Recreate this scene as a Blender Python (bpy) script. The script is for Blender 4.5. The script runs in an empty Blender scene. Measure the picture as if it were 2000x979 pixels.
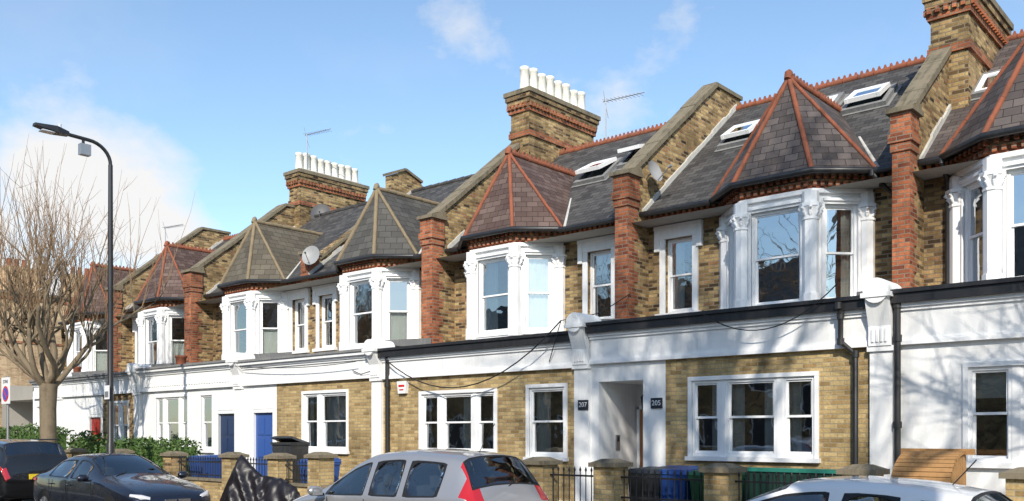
import bpy, math, random
from mathutils import Vector, Matrix, noise
R = random.Random(11)
scene = bpy.context.scene
V = Vector

# ------------------------------------------------------------------ materials
MATS = {}
def base(name, rough=0.7, col=(.5,.5,.5), spec=0.3, metal=0.0):
    m = bpy.data.materials.new(name); m.use_nodes = True
    nt = m.node_tree; b = nt.nodes['Principled BSDF']
    b.inputs['Base Color'].default_value = (*col, 1)
    b.inputs['Roughness'].default_value = rough
    b.inputs['Specular IOR Level'].default_value = spec
    b.inputs['Metallic'].default_value = metal
    MATS[name] = m
    return m, nt, b
def N(nt, t, **k):
    n = nt.nodes.new(t)
    for a, v in k.items():
        if a.startswith('i_'): n.inputs[a[2:].replace('_', ' ')].default_value = v
        else: setattr(n, a, v)
    return n
def ramp(nt, stops, interp='LINEAR'):
    r = nt.nodes.new('ShaderNodeValToRGB'); r.color_ramp.interpolation = interp
    e = r.color_ramp.elements
    while len(e) < len(stops): e.new(0.5)
    for i, (p, c) in enumerate(stops):
        e[i].position = p; e[i].color = (*c, 1) if len(c) == 3 else c
    return r
def mixc(nt, fac, a, b, mode='MIX'):
    m = nt.nodes.new('ShaderNodeMix'); m.data_type = 'RGBA'; m.blend_type = mode
    for sock, v in ((m.inputs[0], fac), (m.inputs[6], a), (m.inputs[7], b)):
        if hasattr(v, 'links'): nt.links.new(v, sock)
        else: sock.default_value = v if isinstance(v, (int, float)) else (*v, 1)
    return m.outputs[2]
def uvsrc(nt, sx=1, sy=1):
    t = N(nt, 'ShaderNodeTexCoord')
    if sx == 1 and sy == 1: return t.outputs['UV']
    mp = N(nt, 'ShaderNodeMapping'); mp.inputs['Scale'].default_value = (sx, sy, 1)
    nt.links.new(t.outputs['UV'], mp.inputs[0]); return mp.outputs[0]
def objsrc(nt): return N(nt, 'ShaderNodeNewGeometry').outputs['Position']
def noisef(nt, src, scale, detail=4, rough=.6):
    n = N(nt, 'ShaderNodeTexNoise'); n.inputs['Scale'].default_value = scale
    n.inputs['Detail'].default_value = detail; n.inputs['Roughness'].default_value = rough
    nt.links.new(src, n.inputs['Vector']); return n.outputs['Fac']

def brick_mat(name, stops, mortar, bw=.225, bh=.075, dirt=.5, ms=.01, rough=.9):
    m, nt, b = base(name, rough, spec=.1)
    uv = uvsrc(nt)
    br = N(nt, 'ShaderNodeTexBrick'); nt.links.new(uv, br.inputs['Vector'])
    br.inputs['Color1'].default_value = (0, 0, 0, 1); br.inputs['Color2'].default_value = (1, 1, 1, 1)
    br.inputs['Mortar'].default_value = (.5, .5, .5, 1); br.inputs['Scale'].default_value = 1
    br.inputs['Mortar Size'].default_value = ms; br.inputs['Mortar Smooth'].default_value = .3
    br.inputs['Brick Width'].default_value = bw; br.inputs['Row Height'].default_value = bh
    rp = ramp(nt, stops); nt.links.new(br.outputs['Color'], rp.inputs[0])
    fine = noisef(nt, uv, 30, 3)
    fr = ramp(nt, [(.25, (.72, .72, .72)), (.75, (1.25, 1.25, 1.25))]); nt.links.new(fine, fr.inputs[0])
    c = mixc(nt, 1.0, rp.outputs[0], fr.outputs[0], 'MULTIPLY')
    c = mixc(nt, br.outputs['Fac'], c, mortar)
    big = noisef(nt, objsrc(nt), .9, 5, .65)
    d = ramp(nt, [(.3, (1 - dirt, 1 - dirt * 1.03, 1 - dirt * 1.06)), (.6, (1.12, 1.1, 1.06))]); nt.links.new(big, d.inputs[0])
    c = mixc(nt, 1.0, c, d.outputs[0], 'MULTIPLY')
    st = noisef(nt, uvsrc(nt, 3, .35), 1.3, 4, .6)
    sr = ramp(nt, [(.3, (.72, .72, .72)), (.55, (1.04, 1.04, 1.04))]); nt.links.new(st, sr.inputs[0])
    c = mixc(nt, 1.0, c, sr.outputs[0], 'MULTIPLY')
    nt.links.new(c, b.inputs['Base Color'])
    inv = N(nt, 'ShaderNodeMath', operation='MULTIPLY_ADD'); inv.inputs[1].default_value = -1; inv.inputs[2].default_value = 1
    nt.links.new(br.outputs['Fac'], inv.inputs[0])
    ad = N(nt, 'ShaderNodeMath', operation='MULTIPLY_ADD'); nt.links.new(fine, ad.inputs[0]); ad.inputs[1].default_value = .6
    nt.links.new(inv.outputs[0], ad.inputs[2])
    bp = N(nt, 'ShaderNodeBump'); bp.inputs['Strength'].default_value = .7; bp.inputs['Distance'].default_value = .012
    nt.links.new(ad.outputs[0], bp.inputs['Height']); nt.links.new(bp.outputs[0], b.inputs['Normal'])
    return m
def slate_mat(name, stops, w=.26, h=.15, moss=.12):
    m, nt, b = base(name, .68, spec=.22)
    uv = uvsrc(nt)
    br = N(nt, 'ShaderNodeTexBrick'); nt.links.new(uv, br.inputs['Vector'])
    br.inputs['Color1'].default_value = (0, 0, 0, 1); br.inputs['Color2'].default_value = (1, 1, 1, 1)
    br.inputs['Mortar'].default_value = (0, 0, 0, 1); br.inputs['Scale'].default_value = 1
    br.inputs['Mortar Size'].default_value = .006; br.inputs['Mortar Smooth'].default_value = .1
    br.inputs['Brick Width'].default_value = w; br.inputs['Row Height'].default_value = h
    rp = ramp(nt, stops); nt.links.new(br.outputs['Color'], rp.inputs[0])
    c = mixc(nt, br.outputs['Fac'], rp.outputs[0], tuple(x * .35 for x in stops[0][1]))
    big = noisef(nt, objsrc(nt), 1.1, 6, .7)
    d = ramp(nt, [(.3, (.78, .78, .8)), (.7, (1.14, 1.12, 1.08))]); nt.links.new(big, d.inputs[0])
    c = mixc(nt, 1.0, c, d.outputs[0], 'MULTIPLY')
    mo = noisef(nt, objsrc(nt), 5, 5, .7)
    mr = ramp(nt, [(.58, (0, 0, 0)), (.72, (moss, moss, moss))]); nt.links.new(mo, mr.inputs[0])
    c = mixc(nt, mr.outputs[0], c, (.2, .17, .1))
    nt.links.new(c, b.inputs['Base Color'])
    sx = N(nt, 'ShaderNodeSeparateXYZ'); nt.links.new(uv, sx.inputs[0])
    dv = N(nt, 'ShaderNodeMath', operation='DIVIDE'); dv.inputs[1].default_value = h; nt.links.new(sx.outputs[1], dv.inputs[0])
    fr = N(nt, 'ShaderNodeMath', operation='FRACT'); nt.links.new(dv.outputs[0], fr.inputs[0])
    sm = N(nt, 'ShaderNodeMath', operation='MULTIPLY_ADD'); nt.links.new(fr.outputs[0], sm.inputs[0]); sm.inputs[1].default_value = -1
    nt.links.new(mixc(nt, .7, rp.outputs[0], br.outputs['Color']), sm.inputs[2])
    bp = N(nt, 'ShaderNodeBump'); bp.inputs['Strength'].default_value = .6; bp.inputs['Distance'].default_value = .014
    nt.links.new(sm.outputs[0], bp.inputs['Height']); nt.links.new(bp.outputs[0], b.inputs['Normal'])
    return m
def paint_mat(name, col, dirtcol=None, amt=.3, rough=.6, spec=.3, bump=.25, metal=0, scale=2.0):
    m, nt, b = base(name, rough, col, spec, metal)
    if dirtcol is None: dirtcol = tuple(c * .55 for c in col)
    n1 = noisef(nt, objsrc(nt), scale, 6, .7); n2 = noisef(nt, uvsrc(nt, 7, .5), 1.5, 4, .65)
    mu = N(nt, 'ShaderNodeMath', operation='MULTIPLY'); nt.links.new(n1, mu.inputs[0]); nt.links.new(n2, mu.inputs[1])
    rp = ramp(nt, [(.22, (0, 0, 0)), (.42, (amt, amt, amt))]); nt.links.new(mu.outputs[0], rp.inputs[0])
    nt.links.new(mixc(nt, rp.outputs[0], col, dirtcol), b.inputs['Base Color'])
    if bump:
        f = noisef(nt, objsrc(nt), 35, 3)
        bp = N(nt, 'ShaderNodeBump'); bp.inputs['Strength'].default_value = bump; bp.inputs['Distance'].default_value = .006
        nt.links.new(f, bp.inputs['Height']); nt.links.new(bp.outputs[0], b.inputs['Normal'])
    return m
def glass_mat(name, k=.3, tint=(.8, .86, .85), wob=.02):
    m, nt, b = base(name)
    nt.nodes.remove(b); out = nt.nodes['Material Output']
    tr = N(nt, 'ShaderNodeBsdfTransparent'); tr.inputs[0].default_value = (*tint, 1)
    gl = N(nt, 'ShaderNodeBsdfGlossy'); gl.inputs['Roughness'].default_value = .015; gl.inputs[0].default_value = (.92, .96, 1, 1)
    lw = N(nt, 'ShaderNodeFresnel'); lw.inputs[0].default_value = 1.5
    ma = N(nt, 'ShaderNodeMath', operation='MULTIPLY_ADD'); nt.links.new(lw.outputs[0], ma.inputs[0]); ma.inputs[1].default_value = 1.2; ma.inputs[2].default_value = k
    ma.use_clamp = True
    nn = noisef(nt, objsrc(nt), 1.6, 2)
    bp = N(nt, 'ShaderNodeBump'); bp.inputs['Strength'].default_value = wob * 10; bp.inputs['Distance'].default_value = .02
    nt.links.new(nn, bp.inputs['Height']); nt.links.new(bp.outputs[0], gl.inputs['Normal'])
    mx = N(nt, 'ShaderNodeMixShader'); nt.links.new(ma.outputs[0], mx.inputs[0]); nt.links.new(tr.outputs[0], mx.inputs[1]); nt.links.new(gl.outputs[0], mx.inputs[2])
    nt.links.new(mx.outputs[0], out.inputs[0]); return m

brick_mat('stock_brick', [(0, (.07, .048, .03)), (.2, (.2, .128, .062)), (.5, (.37, .255, .12)), (.8, (.53, .385, .185)), (1, (.32, .17, .085))], (.3, .25, .18), dirt=.52)
brick_mat('stock_brick_dark', [(0, (.055, .04, .028)), (.3, (.16, .105, .055)), (.6, (.29, .2, .1)), (.85, (.42, .3, .15)), (1, (.26, .13, .065))], (.22, .18, .14), dirt=.5)
brick_mat('yellow_brick', [(0, (.27, .185, .085)), (.35, (.43, .31, .15)), (.75, (.53, .4, .2)), (1, (.33, .22, .1))], (.36, .3, .2), dirt=.26, ms=.009)
brick_mat('red_brick', [(0, (.17, .055, .035)), (.4, (.36, .115, .055)), (.8, (.47, .17, .085)), (1, (.26, .09, .05))], (.25, .2, .15), dirt=.4)
brick_mat('orange_brick', [(0, (.4, .24, .14)), (.5, (.54, .36, .21)), (1, (.62, .45, .28))], (.5, .42, .3), dirt=.2)
slate_mat('slate_purple', [(0, (.072, .06, .056)), (.5, (.1, .084, .08)), (1, (.14, .118, .11))])
slate_mat('slate_plum', [(0, (.085, .054, .046)), (.5, (.115, .078, .067)), (1, (.155, .11, .095))])
slate_mat('slate_grey', [(0, (.05, .048, .047)), (.5, (.073, .07, .069)), (1, (.108, .104, .1))])
slate_mat('tile_brown', [(0, (.1, .085, .062)), (.5, (.12, .104, .078)), (1, (.145, .126, .096))], .33, .2, .08)
slate_mat('tile_grey', [(0, (.07, .067, .06)), (.5, (.088, .084, .077)), (1, (.11, .106, .096))], .33, .2, .08)
paint_mat('terracotta', (.29, .1, .058), (.12, .07, .05), .8, .85, .1, .5, scale=5)
paint_mat('ridge_concrete', (.25, .195, .125), (.13, .11, .08), .7, .9, .1, .5, scale=5)
paint_mat('white_stucco', (.84, .84, .83), (.44, .42, .38), .3, .75, .2, .3)
paint_mat('white_paint', (.86, .86, .855), (.52, .5, .46), .22, .45, .4, .1)
paint_mat('white_pvc', (.84, .84, .84), None, .05, .3, .5, 0)
paint_mat('black_paint', (.02, .02, .022), (.06, .055, .05), .5, .4, .5, .1)
paint_mat('lead', (.2, .2, .2), (.36, .35, .32), .7, .6, .3, .3)
paint_mat('stone_coping', (.22, .185, .13), (.085, .075, .055), .9, .95, .1, .8, scale=4)
paint_mat('mortar_flashing', (.55, .54, .5), (.28, .27, .24), .7, .9, .1, .4, scale=5)
paint_mat('pot_white', (.78, .76, .7), (.45, .42, .36), .6, .7, .2, .2, scale=5)
paint_mat('curtain', (.72, .71, .68), (.5, .48, .45), .5, .9, .05, 0)
paint_mat('blind', (.74, .74, .72), None, .1, .8, .1, 0)
paint_mat('interior', (.4, .38, .34), None, .2, .9, .1, 0)
paint_mat('door_navy', (.025, .045, .11), None, .2, .3, .5, 0)
paint_mat('door_blue', (.04, .1, .33), None, .2, .35, .5, 0)
paint_mat('door_red', (.45, .03, .02), None, .2, .35, .5, 0)
paint_mat('door_wood', (.38, .15, .05), (.2, .08, .03), .6, .4, .4, 0)
paint_mat('asphalt', (.055, .055, .057), (.035, .035, .035), .7, .9, .2, 1.0, scale=3)
paint_mat('paving', (.26, .25, .235), (.16, .155, .14), .8, .9, .2, .6)
paint_mat('kerb_stone', (.3, .3, .29), None, .5, .9, .2, .5)
paint_mat('earth', (.12, .11, .07), None, .6, .95, .1, .6)
paint_mat('road_white', (.7, .7, .68), None, .5, .8, .2, .2)
paint_mat('bark', (.22, .175, .12), (.1, .08, .055), .8, .95, .1, .8, scale=6)
paint_mat('twig', (.3, .2, .12), (.17, .115, .075), .6, .9, .1, 0)
paint_mat('timber', (.4, .22, .09), (.2, .11, .05), .8, .8, .15, .5, scale=6)
paint_mat('bin_blue', (.02, .07, .26), None, .4, .45, .4, .05)
paint_mat('bin_green', (.02, .1, .04), None, .4, .45, .4, .05)
paint_mat('fence_green', (.012, .05, .035), None, .4, .5, .4, .05)
paint_mat('bin_grey', (.03, .032, .035), (.08, .08, .08), .4, .5, .4, .05)
paint_mat('teal_paint', (.03, .2, .15), None, .4, .45, .4, .05)
paint_mat('cover_fabric', (.012, .01, .013), (.03, .026, .03), .5, .4, .4, .3)
paint_mat('galv', (.4, .4, .41), None, .3, .45, .5, 0, .7)
paint_mat('dish_grey', (.3, .3, .3), None, .3, .5, .4, 0)
paint_mat('dish_dark', (.07, .07, .075), None, .3, .5, .4, 0)
paint_mat('plate_dark', (.03, .035, .045), None, .1, .4, .4, 0)
paint_mat('sign_white', (.8, .8, .8), None, .1, .4, .4, 0)
paint_mat('sign_blue', (.02, .08, .5), None, .1, .4, .4, 0)
paint_mat('sign_red', (.6, .02, .02), None, .1, .4, .4, 0)
paint_mat('tyre', (.02, .02, .02), None, .3, .8, .2, .1)
paint_mat('rubber_trim', (.018, .018, .02), None, .1, .5, .3, 0)
paint_mat('seat_fabric', (.1, .1, .105), None, .3, .9, .1, 0)
paint_mat('plate_yellow', (.75, .55, .03), None, .1, .4, .4, 0)
glass_mat('window_glass', .28)
glass_mat('window_glass_bright', .42)
glass_mat('skylight_glass', .6, (.5, .6, .6))
glass_mat('car_glass', .12, (.5, .56, .55))
def carpaint(name, col, metal, rough):
    m, nt, b = base(name, rough, col, .5, metal)
    b.inputs['Coat Weight'].default_value = 1; b.inputs['Coat Roughness'].default_value = .04
    n = noisef(nt, objsrc(nt), 2.5, 4)
    r = ramp(nt, [(.3, (rough * .8,) * 3), (.7, (rough * 1.3,) * 3)]); nt.links.new(n, r.inputs[0]); nt.links.new(r.outputs[0], b.inputs['Roughness'])
carpaint('paint_silver', (.38, .38, .395), .5, .36)
carpaint('paint_navy', (.012, .015, .03), .4, .28)
carpaint('paint_black', (.012, .012, .013), .2, .3)
carpaint('paint_white_car', (.8, .8, .8), 0, .35)
m, nt, b = base('tail_lamp', .15, (.45, .01, .012), .6); b.inputs['Coat Weight'].default_value = 1
m, nt, b = base('lamp_clear', .1, (.6, .6, .62), .7); b.inputs['Coat Weight'].default_value = 1
m, nt, b = base('alloy', .3, (.45, .45, .46), .5, .9)
m, nt, b = base('leaves', .6, (.06, .1, .03), .3)
oi = noisef(nt, objsrc(nt), 9, 3); rp = ramp(nt, [(.3, (.03, .06, .015)), (.55, (.07, .13, .03)), (.75, (.14, .2, .05))])
nt.links.new(oi, rp.inputs[0]); nt.links.new(rp.outputs[0], b.inputs['Base Color'])

# ------------------------------------------------------------------ mesh builder
class MB:
    def __init__(s): s.v = []; s.f = []; s.m = []; s.s = []; s.slots = []
    def mi(s, mat):
        if mat not in s.slots: s.slots.append(mat)
        return s.slots.index(mat)
    def face(s, pts, mat, smooth=False):
        k = len(s.v); s.v += [tuple(p) for p in pts]; s.f.append(tuple(range(k, k + len(pts)))); s.m.append(s.mi(mat)); s.s.append(smooth)
    def idx(s, verts, faces, mat, smooth=True):
        k = len(s.v); s.v += [tuple(p) for p in verts]; i = s.mi(mat)
        for f in faces: s.f.append(tuple(k + a for a in f)); s.m.append(i); s.s.append(smooth)
    def hexa(s, c, mat):
        for q in ((3, 2, 1, 0), (4, 5, 6, 7), (0, 1, 5, 4), (1, 2, 6, 5), (2, 3, 7, 6), (3, 0, 4, 7)): s.face([c[i] for i in q], mat)
    def box(s, x0, x1, y0, y1, z0, z1, mat):
        s.hexa([(x0, y0, z0), (x1, y0, z0), (x1, y1, z0), (x0, y1, z0), (x0, y0, z1), (x1, y0, z1), (x1, y1, z1), (x0, y1, z1)], mat)
    def obox(s, c, ax, ay, az, hx, hy, hz, mat):
        c = V(c); ax = V(ax).normalized() * hx; ay = V(ay).normalized() * hy; az = V(az).normalized() * hz
        s.hexa([c - ax - ay - az, c + ax - ay - az, c + ax + ay - az, c - ax + ay - az, c - ax - ay + az, c + ax - ay + az, c + ax + ay + az, c - ax + ay + az], mat)
    def lbox(s, F, u0, u1, w0, w1, z0, z1, mat):
        o, d, n = F; P = lambda u, w, z: (o.x + d.x * u + n.x * w, o.y + d.y * u + n.y * w, z)
        s.hexa([P(u0, w1, z0), P(u1, w1, z0), P(u1, w0, z0), P(u0, w0, z0), P(u0, w1, z1), P(u1, w1, z1), P(u1, w0, z1), P(u0, w0, z1)], mat)
    def tube(s, pts, rad, mat, n=8, cap=True, smooth=True):
        pts = [V(p) for p in pts]
        if isinstance(rad, (int, float)): rad = [rad] * len(pts)
        vs = []; prev = None
        for i, p in enumerate(pts):
            t = (pts[min(i + 1, len(pts) - 1)] - pts[max(i - 1, 0)])
            if t.length < 1e-6: t = V((0, 0, 1))
            t.normalize()
            if prev is None:
                a = V((1, 0, 0)) if abs(t.x) < .9 else V((0, 1, 0)); a = (a - t * a.dot(t)).normalized()
            else:
                a = prev - t * prev.dot(t)
                a = a.normalized() if a.length > 1e-4 else V((0, 1, 0))
            prev = a; bb = t.cross(a)
            for k in range(n):
                an = 2 * math.pi * (k + (.5 if not smooth else 0)) / n; vs.append(p + (a * math.cos(an) + bb * math.sin(an)) * rad[i])
        fs = [(i * n + k, i * n + (k + 1) % n, (i + 1) * n + (k + 1) % n, (i + 1) * n + k) for i in range(len(pts) - 1) for k in range(n)]
        s.idx(vs, fs, mat, smooth)
        if cap and n > 3:
            s.face(vs[:n][::-1], mat); s.face(vs[-n:], mat)
    def exX(s, poly, x0, x1, mat):
        s.face([(x0, y, z) for y, z in poly], mat); s.face([(x1, y, z) for y, z in poly][::-1], mat)
        for i in range(len(poly)):
            a = poly[i]; b = poly[(i + 1) % len(poly)]
            s.face([(x0, *a), (x1, *a), (x1, *b), (x0, *b)], mat)
    def build(s, name, parent=None, xf=None):
        me = bpy.data.meshes.new(name)
        me.from_pydata(s.v, [], s.f)
        for mt in s.slots: me.materials.append(MATS[mt])
        me.polygons.foreach_set('material_index', s.m); me.polygons.foreach_set('use_smooth', s.s)
        uv = me.uv_layers.new(name='UVMap').data
        for p in me.polygons:
            n = p.normal
            if abs(n.z) > .96: t = V((1, 0, 0)); bt = V((0, 1, 0))
            else:
                if n.z < -.001: n = -n
                t = V((0, 0, 1)).cross(n).normalized(); bt = n.cross(t)
                if bt.z < 0: bt = -bt
            for li in p.loop_indices:
                co = me.vertices[me.loops[li].vertex_index].co; uv[li].uv = (co.dot(t), co.dot(bt))
        o = bpy.data.objects.new(name, me); scene.collection.objects.link(o)
        if parent: o.parent = parent
        if xf is not None: o.matrix_world = xf
        return o
def group(name, loc=(0, 0, 0)):
    e = bpy.data.objects.new(name, None); e.empty_display_size = .3; scene.collection.objects.link(e); e.location = loc; return e
def frame(p0, p1):
    p0 = V((p0[0], p0[1], 0)); p1 = V((p1[0], p1[1], 0)); L = (p1 - p0).length; d = (p1 - p0) / L
    return (p0, d, V((d.y, -d.x, 0))), L
def wall(mb, F, L, z0, z1, ops, mat, rd=.14, rmat=None):
    us = sorted({0, L, *[a for o in ops for a in o[:2]]}); zs = sorted({z0, z1, *[a for o in ops for a in o[2:4]]})
    o, d, n = F; P = lambda u, w, z: (o.x + d.x * u + n.x * w, o.y + d.y * u + n.y * w, z)
    for i in range(len(us) - 1):
        for j in range(len(zs) - 1):
            cu = (us[i] + us[i + 1]) / 2; cz = (zs[j] + zs[j + 1]) / 2
            if any(a < cu < b and c < cz < e for a, b, c, e in ops): continue
            mb.face([P(us[i], 0, zs[j]), P(us[i + 1], 0, zs[j]), P(us[i + 1], 0, zs[j + 1]), P(us[i], 0, zs[j + 1])], mat)
    rmat = rmat or mat
    for a, b, c, e in ops:
        mb.face([P(a, 0, c), P(a, 0, e), P(a, -rd, e), P(a, -rd, c)], rmat); mb.face([P(b, 0, c), P(b, -rd, c), P(b, -rd, e), P(b, 0, e)], rmat)
        mb.face([P(a, 0, c), P(a, -rd, c), P(b, -rd, c), P(b, 0, c)], rmat); mb.face([P(a, 0, e), P(b, 0, e), P(b, -rd, e), P(a, -rd, e)], rmat)
def sash(H, F, u0, u1, z0, z1, rec=.1, cur=None, glass='window_glass', fw=.05):
    fr, gl, cu = H['fr'], H['gl'], H['cu']; zm = (z0 + z1) / 2 + .02; W = 'white_paint'
    fr.lbox(F, u0, u0 + fw, -rec - .07, -rec + .03, z0, z1, W); fr.lbox(F, u1 - fw, u1, -rec - .07, -rec + .03, z0, z1, W)
    fr.lbox(F, u0 + fw, u1 - fw, -rec - .07, -rec + .03, z1 - fw, z1, W); fr.lbox(F, u0 + fw, u1 - fw, -rec - .07, -rec + .03, z0, z0 + fw * 1.3, W)
    a, b = u0 + fw, u1 - fw; s = .032
    for (q0, q1, w) in ((zm - .02, z1 - fw, -rec), (z0 + fw * 1.3, zm + .02, -rec - .035)):
        fr.lbox(F, a, a + s, w - .03, w, q0, q1, W); fr.lbox(F, b - s, b, w - .03, w, q0, q1, W)
        fr.lbox(F, a + s, b - s, w - .03, w, q0, q0 + s * 1.2, W); fr.lbox(F, a + s, b - s, w - .03, w, q1 - s, q1, W)
        o, d, n = F; tl = R.uniform(-.006, .006); P = lambda u, z: (o.x + d.x * u + n.x * (w - .015 + (tl if z > (q0 + q1) / 2 else -tl)), o.y + d.y * u + n.y * (w - .015 + (tl if z > (q0 + q1) / 2 else -tl)), z)
        gl.face([P(a + s, q0 + s), P(b - s, q0 + s), P(b - s, q1 - s), P(a + s, q1 - s)], glass)
    o, d, n = F
    def drape(a, b, q0, q1, w, amp=.02, mat='curtain'):
        k = max(6, int((b - a) / .035)); vs = []
        for i in range(k + 1):
            u = a + (b - a) * i / k; ww = w + amp * math.sin(u * 55 + R.random() * .8)
            for z in (q0, q1): vs.append((o.x + d.x * u + n.x * ww, o.y + d.y * u + n.y * ww, z))
        cu.idx(vs, [(2 * i, 2 * i + 2, 2 * i + 3, 2 * i + 1) for i in range(k)], mat, True)
    w = -rec - .13; L = b - a
    if cur == 'sides': drape(a, a + L * R.uniform(.2, .33), z0, z1, w); drape(b - L * R.uniform(.2, .33), b, z0, z1, w)
    elif cur == 'left': drape(a, a + L * .45, z0, z1, w)
    elif cur == 'right': drape(b - L * .45, b, z0, z1, w)
    elif cur == 'full': drape(a, b, z0, z1, w)
    elif cur == 'half': drape(a, b, z0, zm, w, .008)
    elif cur == 'blind':
        q = z1 - (z1 - z0) * R.uniform(.25, .6); cu.lbox(F, a, b, w - .01, w, q, z1, 'blind')
def surround(mb, F, u0, u1, z0, z1, b, pr, mat='white_paint'):
    mb.lbox(F, u0 - b, u0, -.02, pr, z0, z1, mat); mb.lbox(F, u1, u1 + b, -.02, pr, z0, z1, mat)
    mb.lbox(F, u0 - b, u1 + b, -.02, pr + .004, z1, z1 + b, mat); mb.lbox(F, u0 - b - .03, u1 + b + .03, -.02, pr + .05, z0 - .07, z0, mat)

YG, YP, YW = 14.3, 16.1, 16.88
EY, EZ, RY, RZ = 16.62, 6.56, 20.8, 9.9
SL = (RZ - EZ) / (RY - EY)
roofz = lambda y: EZ + (y - EY) * SL

def ridge_line(mb, a, b, r, mat, step=.3):
    a = V(a); b = V(b); L = (b - a).length; k = max(1, int(L / step))
    for i in range(k):
        p = a + (b - a) * (i / k); q = a + (b - a) * ((i + .97) / k); jit = R.uniform(-.006, .006)
        mb.tube([p + V((0, 0, jit)), q + V((0, 0, jit + .008))], [r, r * 1.1], mat, 8)
def skylight(mb, x, y, w, h, openang=0):
    z = roofz(y); up = V((0, 1, SL)).normalized(); n = V((0, -SL, 1)).normalized(); c = V((x, y, z)) + n * .05
    mb.obox(c - n * .035, (1, 0, 0), up, n, w / 2 + .12, h / 2 + .12, .006, 'lead')
    for sx in (-1, 1): mb.obox(c + V((sx * w / 2, 0, 0)), (1, 0, 0), up, n, .05, h / 2 + .05, .06, 'lead')
    for sy in (-1, 1): mb.obox(c + up * sy * h / 2, (1, 0, 0), up, n, w / 2 - .05, .05, .06, 'lead')
    if openang:
        mb.obox(c - n * .02, (1, 0, 0), up, n, w / 2 - .06, h / 2 - .06, .006, 'plate_dark')
        rot = Matrix.Rotation(-openang, 3, 'X'); c = c + n * (.1 + h / 2 * math.sin(openang) * .6); up = rot @ up; n = rot @ n
    for sx in (-1, 1): mb.obox(c + V((sx * (w / 2 - .09), 0, 0)) + n * .02, (1, 0, 0), up, n, .035, h / 2 - .05, .045, 'white_paint')
    for sy in (-1, 1): mb.obox(c + up * sy * (h / 2 - .09) + n * .02, (1, 0, 0), up, n, w / 2 - .125, .035, .045, 'white_paint')
    mb.obox(c + n * .01, (1, 0, 0), up, n, w / 2 - .12, h / 2 - .12, .03, 'skylight_glass')

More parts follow.
